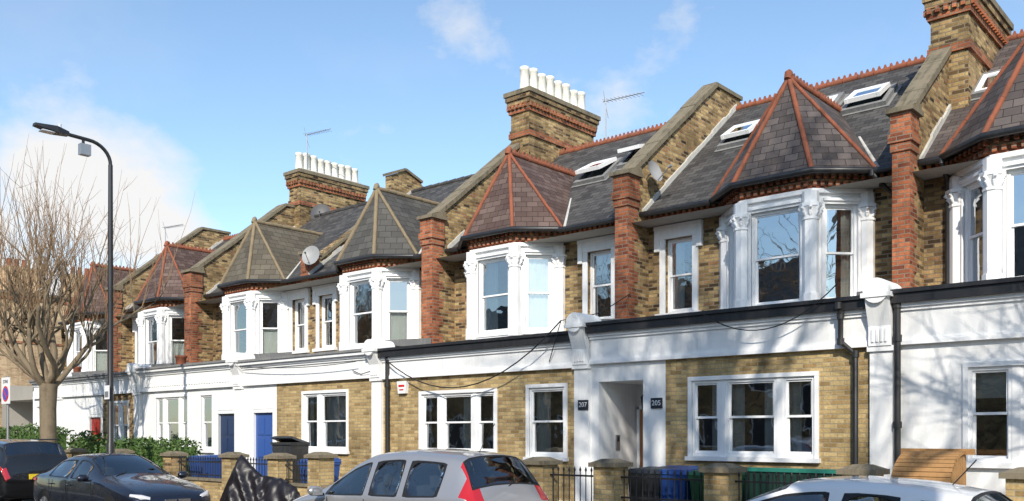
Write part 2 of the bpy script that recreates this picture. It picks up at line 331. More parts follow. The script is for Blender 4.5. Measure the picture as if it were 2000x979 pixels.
def party(H, xb, big=True, off=1.1, chimney=None, t=.14):
    mb = MB()
    if big:
        poly = [(YP + .02, 3.9), (YP + .02, 7.3), (16.4, roofz(16.4) + off), (19.8, roofz(19.8) + off), (21.0, roofz(19.8) + off), (25, 7.2), (25, 3.9)]
        mb.exX(poly, xb - t, xb + t, 'stock_brick')
        a = V((xb, 16.3, roofz(16.3) + off)); b = V((xb, 19.8, roofz(19.8) + off)); n = 7
        for i in range(n):
            p = a.lerp(b, i / n); q = a.lerp(b, (i + .985) / n); dd = (q - p); up = V((0, -dd.z, dd.y)).normalized()
            mb.obox((p + q) / 2 + up * (.035 + R.uniform(-.008, .008)), (1, 0, 0), dd, up, t + .06, dd.length / 2, .05, 'stone_coping')
        mb.box(xb - t - .05, xb + t + .05, 19.78, 21.1, b.z, b.z + .09, 'stone_coping')
        z = 3.95; k = 0
        while z < 6.5:
            h = .225; dp = .34 if k % 2 else .2
            mb.box(xb - t - .025, xb + t + .025, YP - .04, YP + dp, z, z + h, 'red_brick'); z += h; k += 1
        for i, (za, zb, e) in enumerate(((z, z + .15, .05), (z + .15, z + .3, .08), (z + .3, 7.3, .05))):
            mb.box(xb - t - e, xb + t + e, YP - .02 - e, YP + .36, za, zb, 'red_brick')
        mb.box(xb - t - .11, xb + t + .11, YP - .14, YP + .42, 7.3, 7.38, 'stone_coping')
        mb.exX([(YP - .1, 7.38), (YP + .4, 7.38), (YP + .4, 7.52)], xb - t - .08, xb + t + .08, 'stone_coping')
    else:
        poly = [(EY + .1, 6.4), (EY + .1, 6.95), (17.0, 7.25), (19.9, roofz(19.9) + .22), (19.9, 10.3), (20.5, 10.55), (21.2, 10.3), (25, 7), (25, 6.4)]
        mb.exX(poly, xb - t, xb + t, 'stock_brick')
        mb.box(xb - t - .04, xb + t + .04, 16.6, 17.0, 6.45, 7.25, 'red_brick'); mb.box(xb - t - .09, xb + t + .09, 16.53, 17.06, 7.25, 7.33, 'stone_coping')
        a = V((xb, 17.06, roofz(17.06) + .22)); b = V((xb, 19.9, roofz(19.9) + .22)); dd = b - a; up = V((0, -dd.z, dd.y)).normalized()
        mb.obox((a + b) / 2 + up * .03, (1, 0, 0), dd, up, t + .05, dd.length / 2, .04, 'stone_coping')
        for (p, q) in (((19.85, 10.3), (20.5, 10.57)), ((20.5, 10.57), (21.25, 10.3))):
            a = V((xb, *p)); b = V((xb, *q)); dd = b - a; up = V((0, -dd.z, dd.y)).normalized()
            mb.obox((a + b) / 2 + up * .03, (1, 0, 0), dd, up, t + .06, dd.length / 2, .04, 'stone_coping')
    for sx in (-1, 1):
        x0 = xb + sx * (t + .0); x1 = xb + sx * (t + .045); k = 14
        for i in range(k):
            y0 = EY + (RY - EY) * i / k; y1 = EY + (RY - EY) * (i + 1) / k; hh = .1 + R.uniform(-.015, .05)
            mb.exX([(y0, roofz(y0)), (y1, roofz(y1)), (y1, roofz(y1) + hh), (y0, roofz(y0) + hh)], min(x0, x1), max(x0, x1), 'mortar_flashing')
    mb.exX([(YG + .3, 4.0), (YP - .08, 4.0), (YP - .08, 4.28), (YG + .3, 4.12)], xb - .2, xb + .2, 'lead')
    mb.build('party_wall', H['root'])
    if chimney:
        xc, y0, y1, zt, npots = chimney; c = MB(); hw = .33; xb = xc
        c.box(xb - hw, xb + hw, y0, y1, 7.5, zt - .6, 'stock_brick')
        c.box(xb - hw - .05, xb + hw + .05, y0 - .05, y1 + .05, zt - 1.28, zt - 1.14, 'red_brick')
        c.box(xb - hw - .03, xb + hw + .03, y0 - .03, y1 + .03, zt - 1.14, zt - 1.05, 'stock_brick_dark')
        e = .05
        for (za, zb, mt) in ((zt - .6, zt - .5, 'red_brick'), (zt - .38, zt - .25, 'stock_brick_dark'), (zt - .25, zt - .12, 'stock_brick_dark'), (zt - .12, zt, 'stone_coping')):
            c.box(xb - hw - e, xb + hw + e, y0 - e, y1 + e, za, zb, mt); e += .035
        c.box(xb - hw - .06, xb + hw + .06, y0 - .06, y1 + .06, zt - .5, zt - .38, 'stock_brick_dark')
        y = y0 - .06
        while y < y1 + .06:
            for sx in (-1, 1): c.box(xb + sx * (hw + .085) - .03, xb + sx * (hw + .085) + .03, y, y + .075, zt - .49, zt - .385, 'red_brick')
            y += .15
        x = xb - hw - .04
        while x < xb + hw:
            c.box(x, x + .075, y0 - .12, y0 - .055, zt - .49, zt - .385, 'red_brick'); x += .15
        c.exX([(y0, zt), (y1, zt), (y1 - .1, zt + .1), (y0 + .1, zt + .1)], xb - hw + .05, xb + hw - .05, 'mortar_flashing')
        for i in range(npots):
            y = y0 + .2 + (y1 - y0 - .4) * i / max(1, npots - 1); h = .72 + R.uniform(-.05, .06); r = .14
            c.tube([(xb, y, zt + .08), (xb, y, zt + .16), (xb, y, zt + h - .1), (xb, y, zt + h - .09), (xb, y, zt + h - .01), (xb, y, zt + h)], [r * 1.05, r, r * .92, r * 1.0, r * 1.0, r * .95], 'pot_white', 14, cap=False)
            c.tube([(xb, y, zt + h - .06), (xb, y, zt + h - .05)], r * .8, 'black_paint', 12)
        c.build('chimney_stack', H['root'])

def bay(H, c, slate, ridge, glass, curs):
    mb, tr, rf = H['wa'], H['tr'], H['rf']
    P = [(c - 1.46, YW), (c - .68, YP), (c + .68, YP), (c + 1.46, YW)]
    zb, zt = 4.03, 6.29; wz0, wz1 = 4.25, 6.03
    for i in range(3):
        F, L = frame(P[i], P[i + 1]); w = .49 if i == 1 else .31
        u0, u1 = L / 2 - w, L / 2 + w
        wall(mb, F, L, zb, zt, [(u0, u1, wz0, wz1)], 'white_paint', .12)
        surround(tr, F, u0, u1, wz0, wz1, .05, .035)
        sash(H, F, u0, u1, wz0, wz1, .07, curs[i], glass)
        tr.lbox(F, -.03, L + .03, 0, .12, zb - .03, zb + .12, 'white_paint')
        tr.lbox(F, -.02, L + .02, 0, .07, 6.22, 6.3, 'white_paint')
        tr.lbox(F, u0 - .03, u1 + .03, .02, .08, wz1 + .05, wz1 + .1, 'white_paint')
        mb.lbox(F, -.02, L + .02, -.1, .03, 6.3, 6.42, 'red_brick')
        mb.lbox(F, -.03, L + .03, -.1, .05, 6.42, 6.56, 'stock_brick_dark')
        u = 0
        while u < L: tr.lbox(F, u, u + .07, .03, .1, 6.34, 6.43, 'red_brick'); tr.lbox(F, u + .04, u + .11, .05, .13, 6.47, 6.55, 'red_brick'); u += .14
    for i, p in enumerate(P):
        off = [(.05, -.03), (-.0, -.02), (.0, -.02), (-.05, -.03)][i]; x, y = p[0] + off[0], p[1] + off[1]
        q = lambda zz: (x, y, zz)
        tr.tube([q(4.14), q(4.4), q(4.41), q(5.72), q(5.73), q(5.77), q(5.78)], [.165, .165, .14, .14, .16, .16, .14], 'white_paint', 8, smooth=False)
        tr.tube([q(5.78), q(5.86), q(5.95)], [.13, .14, .19], 'white_paint', 10)
        for k in range(8):
            a = (k + .5) * math.pi / 4
            for (r0, r1, za) in ((.12, .18, 5.88), (.14, .21, 5.95)): tr.tube([(x + r0 * math.cos(a), y + r0 * math.sin(a), za - .08), (x + r1 * math.cos(a), y + r1 * math.sin(a), za), (x + r1 * math.cos(a) * 1.08, y + r1 * math.sin(a) * 1.08, za - .03)], [.03, .035, .012], 'white_paint', 6)
        tr.tube([q(5.96), q(6.02)], [.205, .205], 'white_paint', 8, smooth=False); tr.tube([q(6.02), q(6.24)], [.15, .15], 'white_paint', 8, smooth=False)
    e = EZ + .04; A, B, C, D = V((c - 1.64, EY + .02, e)), V((c - .77, YP - .2, e)), V((c + .77, YP - .2, e)), V((c + 1.64, EY + .02, e))
    T = V((c, 16.66, 8.64)); yq = EY + (8.64 - EZ) / SL; Q = V((c, yq + .1, 8.64))
    for f in ((A, B, T), (B, C, T), (C, D, T), (D, Q, T), (Q, A, T)): rf.face(f, slate)
    rf.face([p - V((0, 0, .03)) for p in (A, B, C, D)], 'black_paint')
    up = V((0, 0, .01)); hr = .046 if ridge == 'terracotta' else .056
    for p in (B, C): ridge_line(rf, p + up, T + up, hr, ridge)
    for p in (A, D): ridge_line(rf, p + up, T + up, hr * .8, ridge)
    ridge_line(rf, T + up, Q + up, .065, ridge)
    if ridge == 'terracotta':
        k = 18
        for i in range(k):
            p = T.lerp(Q, (i + .5) / k); rf.exX([(p.y - .045, p.z + .06), (p.y + .045, p.z + .06), (p.y + .015, p.z + .15), (p.y - .015, p.z + .15)], c - .018, c + .018, ridge)
    rf.tube([T + V((0, -.06, -.04)), T + V((0, 0, .1)), T + V((0, .02, .16))], [.07, .08, .03], ridge, 8)
    for s, p in ((-1, A), (1, D)):
        rf.tube([p + V((s * .03, .05, .01)), Q + V((s * .03, 0, .0))], .04, 'mortar_flashing', 6)
    g = [A + V((0, -.02, -.03)), B + V((-.02, -.04, -.03)), C + V((.02, -.04, -.03)), D + V((0, -.02, -.03))]
    tr.tube(g, .062, 'black_paint', 8)

def upper(H, xl, xr, bc, wc, main, slate, ridge, crest, glass, curs, brick='stock_brick'):
    mb, tr, rf = H['wa'], H['tr'], H['rf']
    F, L = frame((xl, YW), (xr, YW))
    ww = (wc - .33 - xl, wc + .33 - xl, 4.42, 6.0)
    wall(mb, F, L, 3.9, 6.5, [(bc - 1.3 - xl, bc + 1.3 - xl, 4.2, 6.1), ww], brick, .16)
    sash(H, F, *ww, .12, R.choice([None, 'left', 'blind']), glass)
    tr.lbox(F, ww[0] - .13, ww[0], -.02, .04, 4.42, 6.0, 'white_paint'); tr.lbox(F, ww[1], ww[1] + .13, -.02, .04, 4.42, 6.0, 'white_paint')
    tr.lbox(F, ww[0] - .17, ww[1] + .17, -.02, .06, 6.0, 6.2, 'white_paint'); tr.lbox(F, ww[0] - .24, ww[1] + .24, -.02, .1, 6.2, 6.28, 'white_paint')
    tr.lbox(F, ww[0] - .24, ww[0] - .12, -.02, .08, 5.75, 6.2, 'white_paint'); tr.lbox(F, ww[1] + .12, ww[1] + .24, -.02, .08, 5.75, 6.2, 'white_paint')
    tr.lbox(F, ww[0] - .2, ww[1] + .2, -.02, .12, 4.33, 4.42, 'white_paint')
    def solid(u): return not (bc - 1.5 - xl < u < bc + 1.5 - xl)
    u = .02
    while u < L - .1:
        if solid(u): tr.lbox(F, u, u + .07, 0, .06, 6.36, 6.44, 'red_brick'); tr.lbox(F, u + .035, u + .105, .0, .11, 6.46, 6.53, 'red_brick')
        u += .14
    tr.lbox(F, 0, L, 0, .03, 6.3, 6.36, 'red_brick')
    for a, b in ((xl, bc - 1.62), (bc + 1.62, xr)):
        if b > a: tr.tube([(a, EY - .06, EZ - .02), (b, EY - .06, EZ - .02)], .06, 'black_paint', 8)
    rf.face([(xl, EY, EZ), (xr, EY, EZ), (xr, RY, RZ), (xl, RY, RZ)], main); rf.face([(xr, RY, RZ), (xr, 25, EZ), (xl, 25, EZ), (xl, RY, RZ)][::-1], main)
    rf.face([(xl, EY, EZ - .03), (xr, EY, EZ - .03), (xr, YW, EZ - .03), (xl, YW, EZ - .03)], 'black_paint')
    ridge_line(rf, (xl, RY, RZ + .01), (xr, RY, RZ + .01), .07, crest, .35)
    if crest == 'terracotta':
        x = xl + .1
        while x < xr: rf.hexa([(x, RY - .02, RZ + .06), (x + .09, RY - .02, RZ + .06), (x + .09, RY + .02, RZ + .06), (x, RY + .02, RZ + .06), (x + .03, RY - .015, RZ + .15), (x + .06, RY - .015, RZ + .15), (x + .06, RY + .015, RZ + .15), (x + .03, RY + .015, RZ + .15)], crest); x += .13
    it = H['it']
    it.face([(xl, YW, 4.15), (xr, YW, 4.15), (xr, 20, 4.15), (xl, 20, 4.15)], 'interior'); it.face([(xl, YW - .7, 6.3), (xr, YW - .7, 6.3), (xr, 20, 6.3), (xl, 20, 6.3)], 'interior')
    it.face([(xl, 19, 1), (xr, 19, 1), (xr, 19, 6.5), (xl, 19, 6.5)], 'interior')
    for x in (xl + .01, xr - .01): it.face([(x, YG + .02, .3), (x, 20, .3), (x, 20, 3.85), (x, YG + .02, 3.85)], 'interior'); it.face([(x, YW + .02, 3.9), (x, 20, 3.9), (x, 20, 6.5), (x, YW + .02, 6.5)], 'interior')
    it.face([(xl, YG + .02, .5), (xr, YG + .02, .5), (xr, 20, .5), (xl, 20, .5)], 'interior'); it.face([(xl, YG + .02, 3.2), (xr, YG + .02, 3.2), (xr, 20, 3.2), (xl, 20, 3.2)], 'interior')
    mb.face([(xl, 25, 0), (xr, 25, 0), (xr, 25, EZ), (xl, 25, EZ)], brick)

def front(H, xl, xr, segs, wins, doors, porch=None, ztop=3.98, fb=3.2, curs=None, cornice='black_paint'):
    mb, tr = H['wa'], H['tr']
    for (a, b, mat) in segs:
        F, L = frame((a, YG), (b, YG)); ops = []
        for w in wins:
            if a <= w[0] < b: ops.append((w[0] - a, w[1] - a, w[2], w[3]))
        for dd in doors:
            if a <= dd[0] < b: ops.append((dd[0] - a, dd[1] - a, .3, dd[2]))
        if porch and a <= porch[0] < b: ops.append((porch[0] - a, porch[1] - a, .3, porch[2]))
        wall(mb, F, L, .1, fb + .3, ops, mat, .1, 'white_paint' if mat == 'white_stucco' else mat)
        if mat != 'white_stucco': mb.lbox(F, 0, L, 0, .02, .1, .55, 'white_stucco')
    F, L = frame((0, YG), (1, YG))
    for (x0, x1, z0, z1, fr, cs) in wins:
        surround(tr, F, x0, x1, z0, z1, .07, .03)
        mull = .11; tot = (x1 - x0) - mull * (len(fr) - 1); u = x0
        for i, f in enumerate(fr):
            w = tot * f; sash(H, F, u, u + w, z0, z1, .04, cs[i % len(cs)], 'window_glass'); u += w
            if i < len(fr) - 1: tr.lbox(F, u, u + mull, -.12, .0, z0, z1, 'white_paint'); u += mull
    for (x0, x1, zt, mat) in doors:
        d = H['dr']; d.lbox(F, x0, x1, -.1, -.05, .3, zt, mat)
        w = x1 - x0
        for (p, q) in ((.12, .46), (.54, .88)):
            for (r, s) in ((.55, 1.1), (1.25, 1.75), (1.85, 2.3)):
                if s < zt: d.lbox(F, x0 + w * p, x0 + w * q, -.05, -.03, r, s, mat)
        d.lbox(F, x0 + w * .4, x0 + w * .6, -.05, -.035, 1.18, 1.22, 'galv'); d.lbox(F, x0 + w * .85, x0 + w * .9, -.05, -.0, 1.3, 1.36, 'galv')
        surround(tr, F, x0, x1, .3, zt, .06, .03)
        tr.lbox(F, x0 - .04, x1 + .04, 0, .02, zt + .1, zt + .42, 'white_paint')
    if porch:
        x0, x1, zt, dep = porch; W = 'white_stucco'
        for x in (x0, x1): mb.face([(x, YG + .1, .25), (x, YG + dep, .25), (x, YG + dep, zt), (x, YG + .1, zt)], W)
        mb.face([(x0, YG + .1, zt), (x1, YG + .1, zt), (x1, YG + dep, zt), (x0, YG + dep, zt)], W)
        mb.face([(x0, YG + dep, .25), (x1, YG + dep, .25), (x1, YG + dep, zt), (x0, YG + dep, zt)], W)
        mb.face([(x0, YG, .31), (x1, YG, .31), (x1, YG + dep, .31), (x0, YG + dep, .31)], 'paving')
        H['dr'].box(x0 + .12, x1 - .03, YG + dep - .06, YG + dep - .01, .32, 2.35, 'door_wood')
        tr.box(x0 + .06, x0 + .12, YG + dep - .09, YG + dep - .01, .32, 2.42, 'white_paint'); tr.box(x0 + .06, x1, YG + dep - .09, YG + dep - .01, 2.36, 2.44, 'white_paint')
    a, b = xl + .2, xr - .2; F, L = frame((a, YG), (b, YG)); ct = .2 if cornice == 'black_paint' else .14
    tr.lbox(F, 0, L, -.05, .05, fb, ztop - ct, 'white_stucco')
    tr.lbox(F, 0, L, .05, .09, fb, fb + .06, 'white_paint'); tr.lbox(F, 0, L, .05, .075, fb + .06, fb + .09, 'white_paint')
    tr.lbox(F, 0, L, .05, .12, ztop - ct - .06, ztop - ct, 'white_paint'); tr.lbox(F, 0, L, .05, .085, ztop - ct - .11, ztop - ct - .06, 'white_paint')
    tr.lbox(F, -.02, L + .02, -.1, .19, ztop - ct, ztop - .06, cornice); tr.lbox(F, -.02, L + .02, -.1, .23, ztop - .06, ztop, cornice if cornice != 'white_paint' else 'lead')
    mb.face([(xl, YG, ztop - .01), (xr, YG, ztop - .01), (xr, YW, ztop + .05), (xl, YW, ztop + .05)], 'lead')

def console(H, x, zt=4.0, w=.17):
    tr = H['tr']; F, L = frame((x, YG), (x + 1, YG)); W = 'white_stucco'
    tr.lbox(F, -w, w, -.05, .08, .1, 3.12, W); tr.lbox(F, -w - .03, w + .03, -.05, .12, 3.12, 3.2, W); tr.lbox(F, -w - .03, w + .03, -.05, .12, .1, .5, W)
    tr.lbox(F, -w, w, -.05, .14, 3.2, 3.5, W)
    tr.hexa([(x - w, YG - .14, 3.5), (x + w, YG - .14, 3.5), (x + w, YG + .05, 3.5), (x - w, YG + .05, 3.5), (x - w, YG - .3, zt - .1), (x + w, YG - .3, zt - .1), (x + w, YG + .05, zt - .1), (x - w, YG + .05, zt - .1)], W)
    for k in range(4):
        u = -w + .055 + k * .065; tr.lbox(F, u, u + .03, .14, .165, 3.26, 3.46, W)
    tr.lbox(F, -w - .05, w + .05, -.3, .34, zt - .1, zt - .03, W)
    tr.tube([(x, YG - .32, zt + .0), (x, YG + .35, zt + .0)], w + .02, W, 18)
    tr.tube([(x, YG - .335, zt + .02), (x, YG - .32, zt + .02)], w - .05, W, 14)

def new_house():
    r = group('terraced_house'); return {'root': r, **{k: MB() for k in ('wa', 'tr', 'rf', 'fr', 'gl', 'cu', 'dr', 'it')}}
def finish(H):
    for k, n in (('wa', 'walls'), ('tr', 'trim'), ('rf', 'roof'), ('fr', 'window_frames'), ('gl', 'window_panes'), ('cu', 'curtains'), ('dr', 'door'), ('it', 'rooms')):
        if H[k].v: H[k].build(n, H['root'])
def pipe(H, pts, r=.04):
    mb = MB(); mb.tube(pts, r, 'black_paint', 8)
    for p in pts: mb.tube([V(p) - V((0, 0, .05)), V(p) + V((0, 0, .05))], r * 1.35, 'black_paint', 8)
    mb.build('drainpipe', H['root'])

B = [.85, -5.35, -11.05, -16.97, -22.85, -28.6, -34.3, -39.9]
G = [.85, -5.03, -10.72, -16.76, -22.63, -28.5, -34.3, -36.8]
T3 = [.27, .46, .27]
H = new_house()
upper(H, B[1], B[0], -3.25, -.6, 'slate_purple', 'slate_purple', 'terracotta', 'terracotta', 'window_glass_bright', ['left', None, None], 'stock_brick_dark')
bay(H, -3.25, 'slate_purple', 'terracotta', 'window_glass_bright', ['left', None, 'sides'])
front(H, G[1], G[0], [(G[1], G[0], 'white_stucco')], [(-3.82, -1.5, 1.45, 2.82, T3, ['blind', 'right', None])], [(-.9, 0, 2.5, 'door_navy')], ztop=4.02)
console(H, G[1], 4.02); console(H, G[0], 4.02)
party(H, B[1], True, 1.1, (-5.22, 18.3, 20.8, 10.25, 5), t=.12); party(H, B[0], True)
skylight(H['rf'], -4.5, 18.9, .8, .9); skylight(H['rf'], -.9, 18.9, .8, .9)
pipe(H, [(-4.78, YG - .1, 3.8), (-4.78, YG - .1, 3.3), (-4.78, YG - .1, 2), (-4.78, YG - .1, .2)], .05)
pipe(H, [(-4.85, EY - .05, 6.5), (-4.82, YW - .08, 6.2), (-4.82, YW - .08, 4.1)])
finish(H)
H = new_house()
upper(H, B[2], B[1], -7.62, -10.15, 'slate_grey', 'slate_purple', 'terracotta', 'terracotta', 'window_glass', None, 'stock_brick')
bay(H, -7.62, 'slate_purple', 'terracotta', 'window_glass_bright', [None, None, 'sides'])
front(H, G[2], G[1], [(G[2], -8.88, 'white_stucco'), (-8.88, G[1], 'yellow_brick')], [(-8.34, -6.1, 1.47, 2.8, T3, ['right', 'sides', 'left'])], [], porch=(-10.36, -9.36, 2.86, 1.3))
console(H, G[2], 4.0)
party(H, B[2], True)
skylight(H['rf'], -9.83, 19.15, .8, .85, .12); skylight(H['rf'], -7.12, 19.45, .85, .8, .12); skylight(H['rf'], -8.25, 19.75, .7, .6)
pipe(H, [(-6.0, EY - .1, 6.5), (-5.85, YW - .3, 6.3), (-5.7, YW - .08, 6.1), (-5.7, YW - .08, 4.1)])
pipe(H, [(-5.62, YG - .25, 3.85), (-5.62, YG - .16, 3.7), (-5.62, YG - .16, 3.3), (-5.42, YG - .08, 3.1), (-5.42, YG - .08, .9)], .045)
lt = MB(); x, y, z = -9.6, YG + .45, 2.45
lt.tube([(x, y, 2.86), (x, y, z + .2)], .008, 'black_paint', 6); lt.tube([(x, y, z + .2), (x, y, z + .12)], [.02, .1], 'black_paint', 6)
lt.tube([(x, y, z + .12), (x, y, z - .12)], [.09, .06], 'window_glass', 6)
for k in range(6): a = k * math.pi / 3; lt.tube([(x + .09 * math.cos(a), y + .09 * math.sin(a), z + .12), (x + .06 * math.cos(a), y + .06 * math.sin(a), z - .12)], .014, 'black_paint', 4)
lt.tube([(x, y, z - .12), (x, y, z - .17)], [.06, .02], 'black_paint', 6); lt.build('porch_lantern', H['root'])
ic = MB(); ic.box(-10.36, -10.335, YG + .55, YG + .68, 1.55, 1.85, 'galv'); ic.box(-10.335, -10.33, YG + .58, YG + .65, 1.72, 1.82, 'plate_dark'); ic.build('intercom', H['root'])
finish(H)
H = new_house()
upper(H, B[3], B[2], -14.73, -12.2, 'slate_grey', 'slate_plum', 'terracotta', 'terracotta', 'window_glass', None, 'stock_brick')
bay(H, -14.73, 'slate_plum', 'terracotta', 'window_glass', [None, 'left', 'full'])
front(H, G[3], G[2], [(G[3], G[2], 'yellow_brick')], [(-15.28, -13.04, 1.45, 2.76, T3, ['sides', 'right', 'right']), (-12.1, -11.18, 1.4, 2.8, [1], ['left'])], [], ztop=3.86, fb=3.15)
console(H, G[3], 3.9)
party(H, B[3], True, 1.1, (-16.75, 19.4, 22.4, 11.4, 8), t=.17)
skylight(H['rf'], -13.75, 19.0, .85, .95, .2); skylight(H['rf'], -12.75, 19.35, .75, .85, .4)
pipe(H, [(-16.34, YG - .1, 3.7), (-16.34, YG - .1, 3.0), (-16.34, YG - .1, .3)], .05)
finish(H)
H = new_house()
upper(H, B[4], B[3], -19.6, -22.15, 'slate_grey', 'tile_grey', 'ridge_concrete', 'slate_grey', 'window_glass', None, 'stock_brick')
bay(H, -19.6, 'tile_grey', 'ridge_concrete', 'window_glass', ['left', None, 'half'])
front(H, G[4], G[3], [(G[4], -20.9, 'white_stucco'), (-20.9, G[3], 'yellow_brick')], [(-19.7, -17.95, 1.45, 2.9, [.36, .64], ['sides', 'full'])], [(-21.95, -21.05, 2.45, 'door_blue')], ztop=3.9, fb=3.2, cornice='white_paint')
console(H, G[4], 3.95); party(H, B[4], False)
skylight(H['rf'], -21.9, 18.4, .8, 1.0); skylight(H['rf'], -20.9, 19.2, .8, .8)
finish(H)
H = new_house()
upper(H, B[5], B[4], -25.55, -23.5, 'slate_grey', 'tile_brown', 'ridge_concrete', 'slate_grey', 'window_glass', None, 'stock_brick')
bay(H, -25.55, 'tile_brown', 'ridge_concrete', 'window_glass', ['full', None, 'half'])
front(H, G[5], G[4], [(G[5], G[4], 'white_stucco')], [(-27.35, -25.45, 1.4, 3.0, [.25, .5, .25], ['half']), (-24.7, -24.08, 1.4, 3.0, [1], ['half'])], [(-23.75, -22.9, 2.45, 'door_navy')], ztop=3.95, cornice='white_paint')
F, L = frame((G[5] + .4, YG), (G[4], YG)); u = 0
while u < 5.0: H['tr'].lbox(F, u, u + .07, .05, .08, 3.35, 3.58, 'white_paint'); u += .14
console(H, G[5], 3.95); party(H, B[5], True, 1.1, (-28.4, 20.2, 23.2, 11.55, 9), t=.2)
finish(H)
H = new_house()
upper(H, B[6], B[5], -31.1, -33.4, 'slate_grey', 'slate_plum', 'terracotta', 'terracotta', 'window_glass', None, 'stock_brick')
bay(H, -31.1, 'slate_plum', 'terracotta', 'window_glass', ['left', None, 'half'])
front(H, G[6], G[5], [(G[6], -31.0, 'white_stucco'), (-31.0, G[5], 'stock_brick')], [(-30.4, -29.2, 1.4, 2.9, [.5, .5], ['half'])], [(-31.95, -31.1, 2.45, 'door_red')], ztop=3.9, cornice='lead')
console(H, G[6], 3.95); party(H, B[6], True)
finish(H)
H = new_house()
upper(H, B[7], B[6], -37.0, -35.2, 'slate_grey', 'slate_plum', 'terracotta', 'terracotta', 'window_glass', None, 'stock_brick')
bay(H, -37.0, 'slate_plum', 'terracotta', 'window_glass', ['left', None, 'half'])
front(H, G[7], G[6], [(G[7], G[6], 'white_stucco')], [(-36.4, -35.6, 1.4, 2.9, [1], ['half'])], [], ztop=3.9, cornice='lead')
F, L = frame((B[7], YW), (G[7], YG)); wall(H['wa'], F, L, .1, 3.9, [], 'white_stucco'); H['wa'].face([(G[7], YG, 3.9), (B[6], YG, 3.9), (B[6], YW, 3.9), (B[7], YW, 3.9)], 'lead')
H['wa'].face([(B[7], YW, 0), (B[7], 25, 0), (B[7], 25, EZ), (B[7], RY, RZ), (B[7], EY, EZ)], 'stock_brick')
finish(H)
for x, y, r in ((-27.3, 15.1, .17), (-34.6, 15.0, .14)):
    g = MB(); g.tube([(x, y, 3.95), (x, y, 4.3), (x, y, 4.31), (x, y, 4.37)], [r * .75, r, r * 1.12, r * 1.12], 'terracotta', 14); g.build('flower_pot')

def text(body, loc, size, mat, parent, rotx=math.pi / 2, rotz=0, ext=.002):
    c = bpy.data.curves.new('lettering', 'FONT'); c.body = body; c.size = size; c.align_x = 'CENTER'; c.align_y = 'CENTER'; c.extrude = ext
    c.materials.append(MATS[mat]); o = bpy.data.objects.new('lettering', c); scene.collection.objects.link(o); o.location = loc; o.rotation_euler = (rotx, 0, rotz); o.parent = parent; return o
for x, t, yy in ((-10.66, '207', YG - .085), (-9.06, '205', YG - .005)):
    g = group('house_number_sign'); s = MB(); s.box(x - .12, x + .12, yy - .02, yy, 2.33, 2.52, 'plate_dark'); s.build('plate', g); text(t, (x, yy - .024, 2.425), .13, 'sign_white', g)
g = group('burglar_alarm_box'); s = MB()
s.hexa([(-15.98, YG - .09, 2.8), (-15.74, YG - .09, 2.8), (-15.74, YG, 2.8), (-15.98, YG, 2.8), (-16.02, YG - .09, 3.08), (-15.7, YG - .09, 3.08), (-15.7, YG, 3.08), (-16.02, YG, 3.08)], 'white_pvc')
s.box(-15.96, -15.76, YG - .096, YG - .092, 2.95, 3.0, 'sign_red'); s.box(-15.93, -15.79, YG - .096, YG - .092, 2.87, 2.9, 'sign_red'); s.build('case', g)
def catenary(p, q, sag, n=14):
    p = V(p); q = V(q); return [p.lerp(q, i / n) - V((0, 0, sag * 4 * (i / n) * (1 - i / n))) for i in range(n + 1)]
c = MB(); c.tube(catenary((-11.0, YG - .35, 4.05), (-16.3, YG - .2, 3.6), .95), .014, 'rubber_trim', 5); c.tube(catenary((-5.6, YG - .3, 4.2), (-8.0, YG - .28, 3.95), .5), .01, 'rubber_trim', 5)
c.tube(catenary((-17.3, YG - .25, 3.6), (-22.5, YG - .25, 3.75), .1), .01, 'rubber_trim', 5); c.tube([(-17.6, YG - .1, 3.4), (-17.3, YG - .1, 3.3), (-16.9, YG - .15, 3.35)], .012, 'rubber_trim', 5)
c.tube([(-11.5, YG - .09, 3.3), (-11.0, YG - .35, 4.05), (-10.9, YG + .8, 4.3), (-10.85, YP, 4.8)], .01, 'rubber_trim', 5)
c.build('telephone_cable')
def aerial(x, y, z0, h, l=1.1):
    g = MB(); g.tube([(x, y, z0), (x, y, z0 + h)], .018, 'galv', 6); a = z0 + h - .05
    g.tube([(x - .1, y, a), (x + l, y + .25, a + .04)], .013, 'galv', 5)
    for k in range(10): xx = x + l * k / 10; yy = y + .25 * k / 10; g.tube([(xx, yy - .16, a), (xx, yy + .16, a)], .006, 'galv', 4)
    g.tube([(x, y, a - .15), (x + .0, y - .12, a + .25)], .008, 'galv', 4); g.tube([(x, y, a - .15), (x, y + .12, a - .45)], .008, 'galv', 4)
    g.build('tv_aerial')
aerial(-14.9, 20.9, 9.8, 1.35); aerial(-28.2, 20.6, 11.5, 1.5); aerial(-38.6, 20.6, 9.8, 1.3)
def dish(x, y, z, r=.33, wall_off=(-.35, .1, -.25), n=(.45, -.85, .28), mat='dish_grey'):
    g = MB(); n = V(n).normalized(); a = n.cross(V((0, 0, 1))).normalized(); b = a.cross(n); c = V((x, y, z)); vs = [c - n * .08]; fs = []
    for i in range(1, 5):
        for k in range(20): an = k * math.pi / 10; rr = r * i / 4; vs.append(c + a * rr * math.cos(an) + b * rr * 1.1 * math.sin(an) - n * (.08 * (1 - (i / 4) ** 2)))
    for k in range(20): fs.append((0, 1 + k, 1 + (k + 1) % 20))
    for i in range(3):
        for k in range(20): fs.append((1 + i * 20 + k, 1 + (i + 1) * 20 + k, 1 + (i + 1) * 20 + (k + 1) % 20, 1 + i * 20 + (k + 1) % 20))
    g.idx(vs, fs, mat); g.tube([c - b * r, c + n * .35 - b * .1], .012, 'galv', 5); g.tube([c + n * .33 - b * .1, c + n * .42 - b * .1], .03, mat, 8)
    g.tube([c - n * .08, c - n * .18, c + V(wall_off)], .02, 'galv', 6); g.build('satellite_dish')
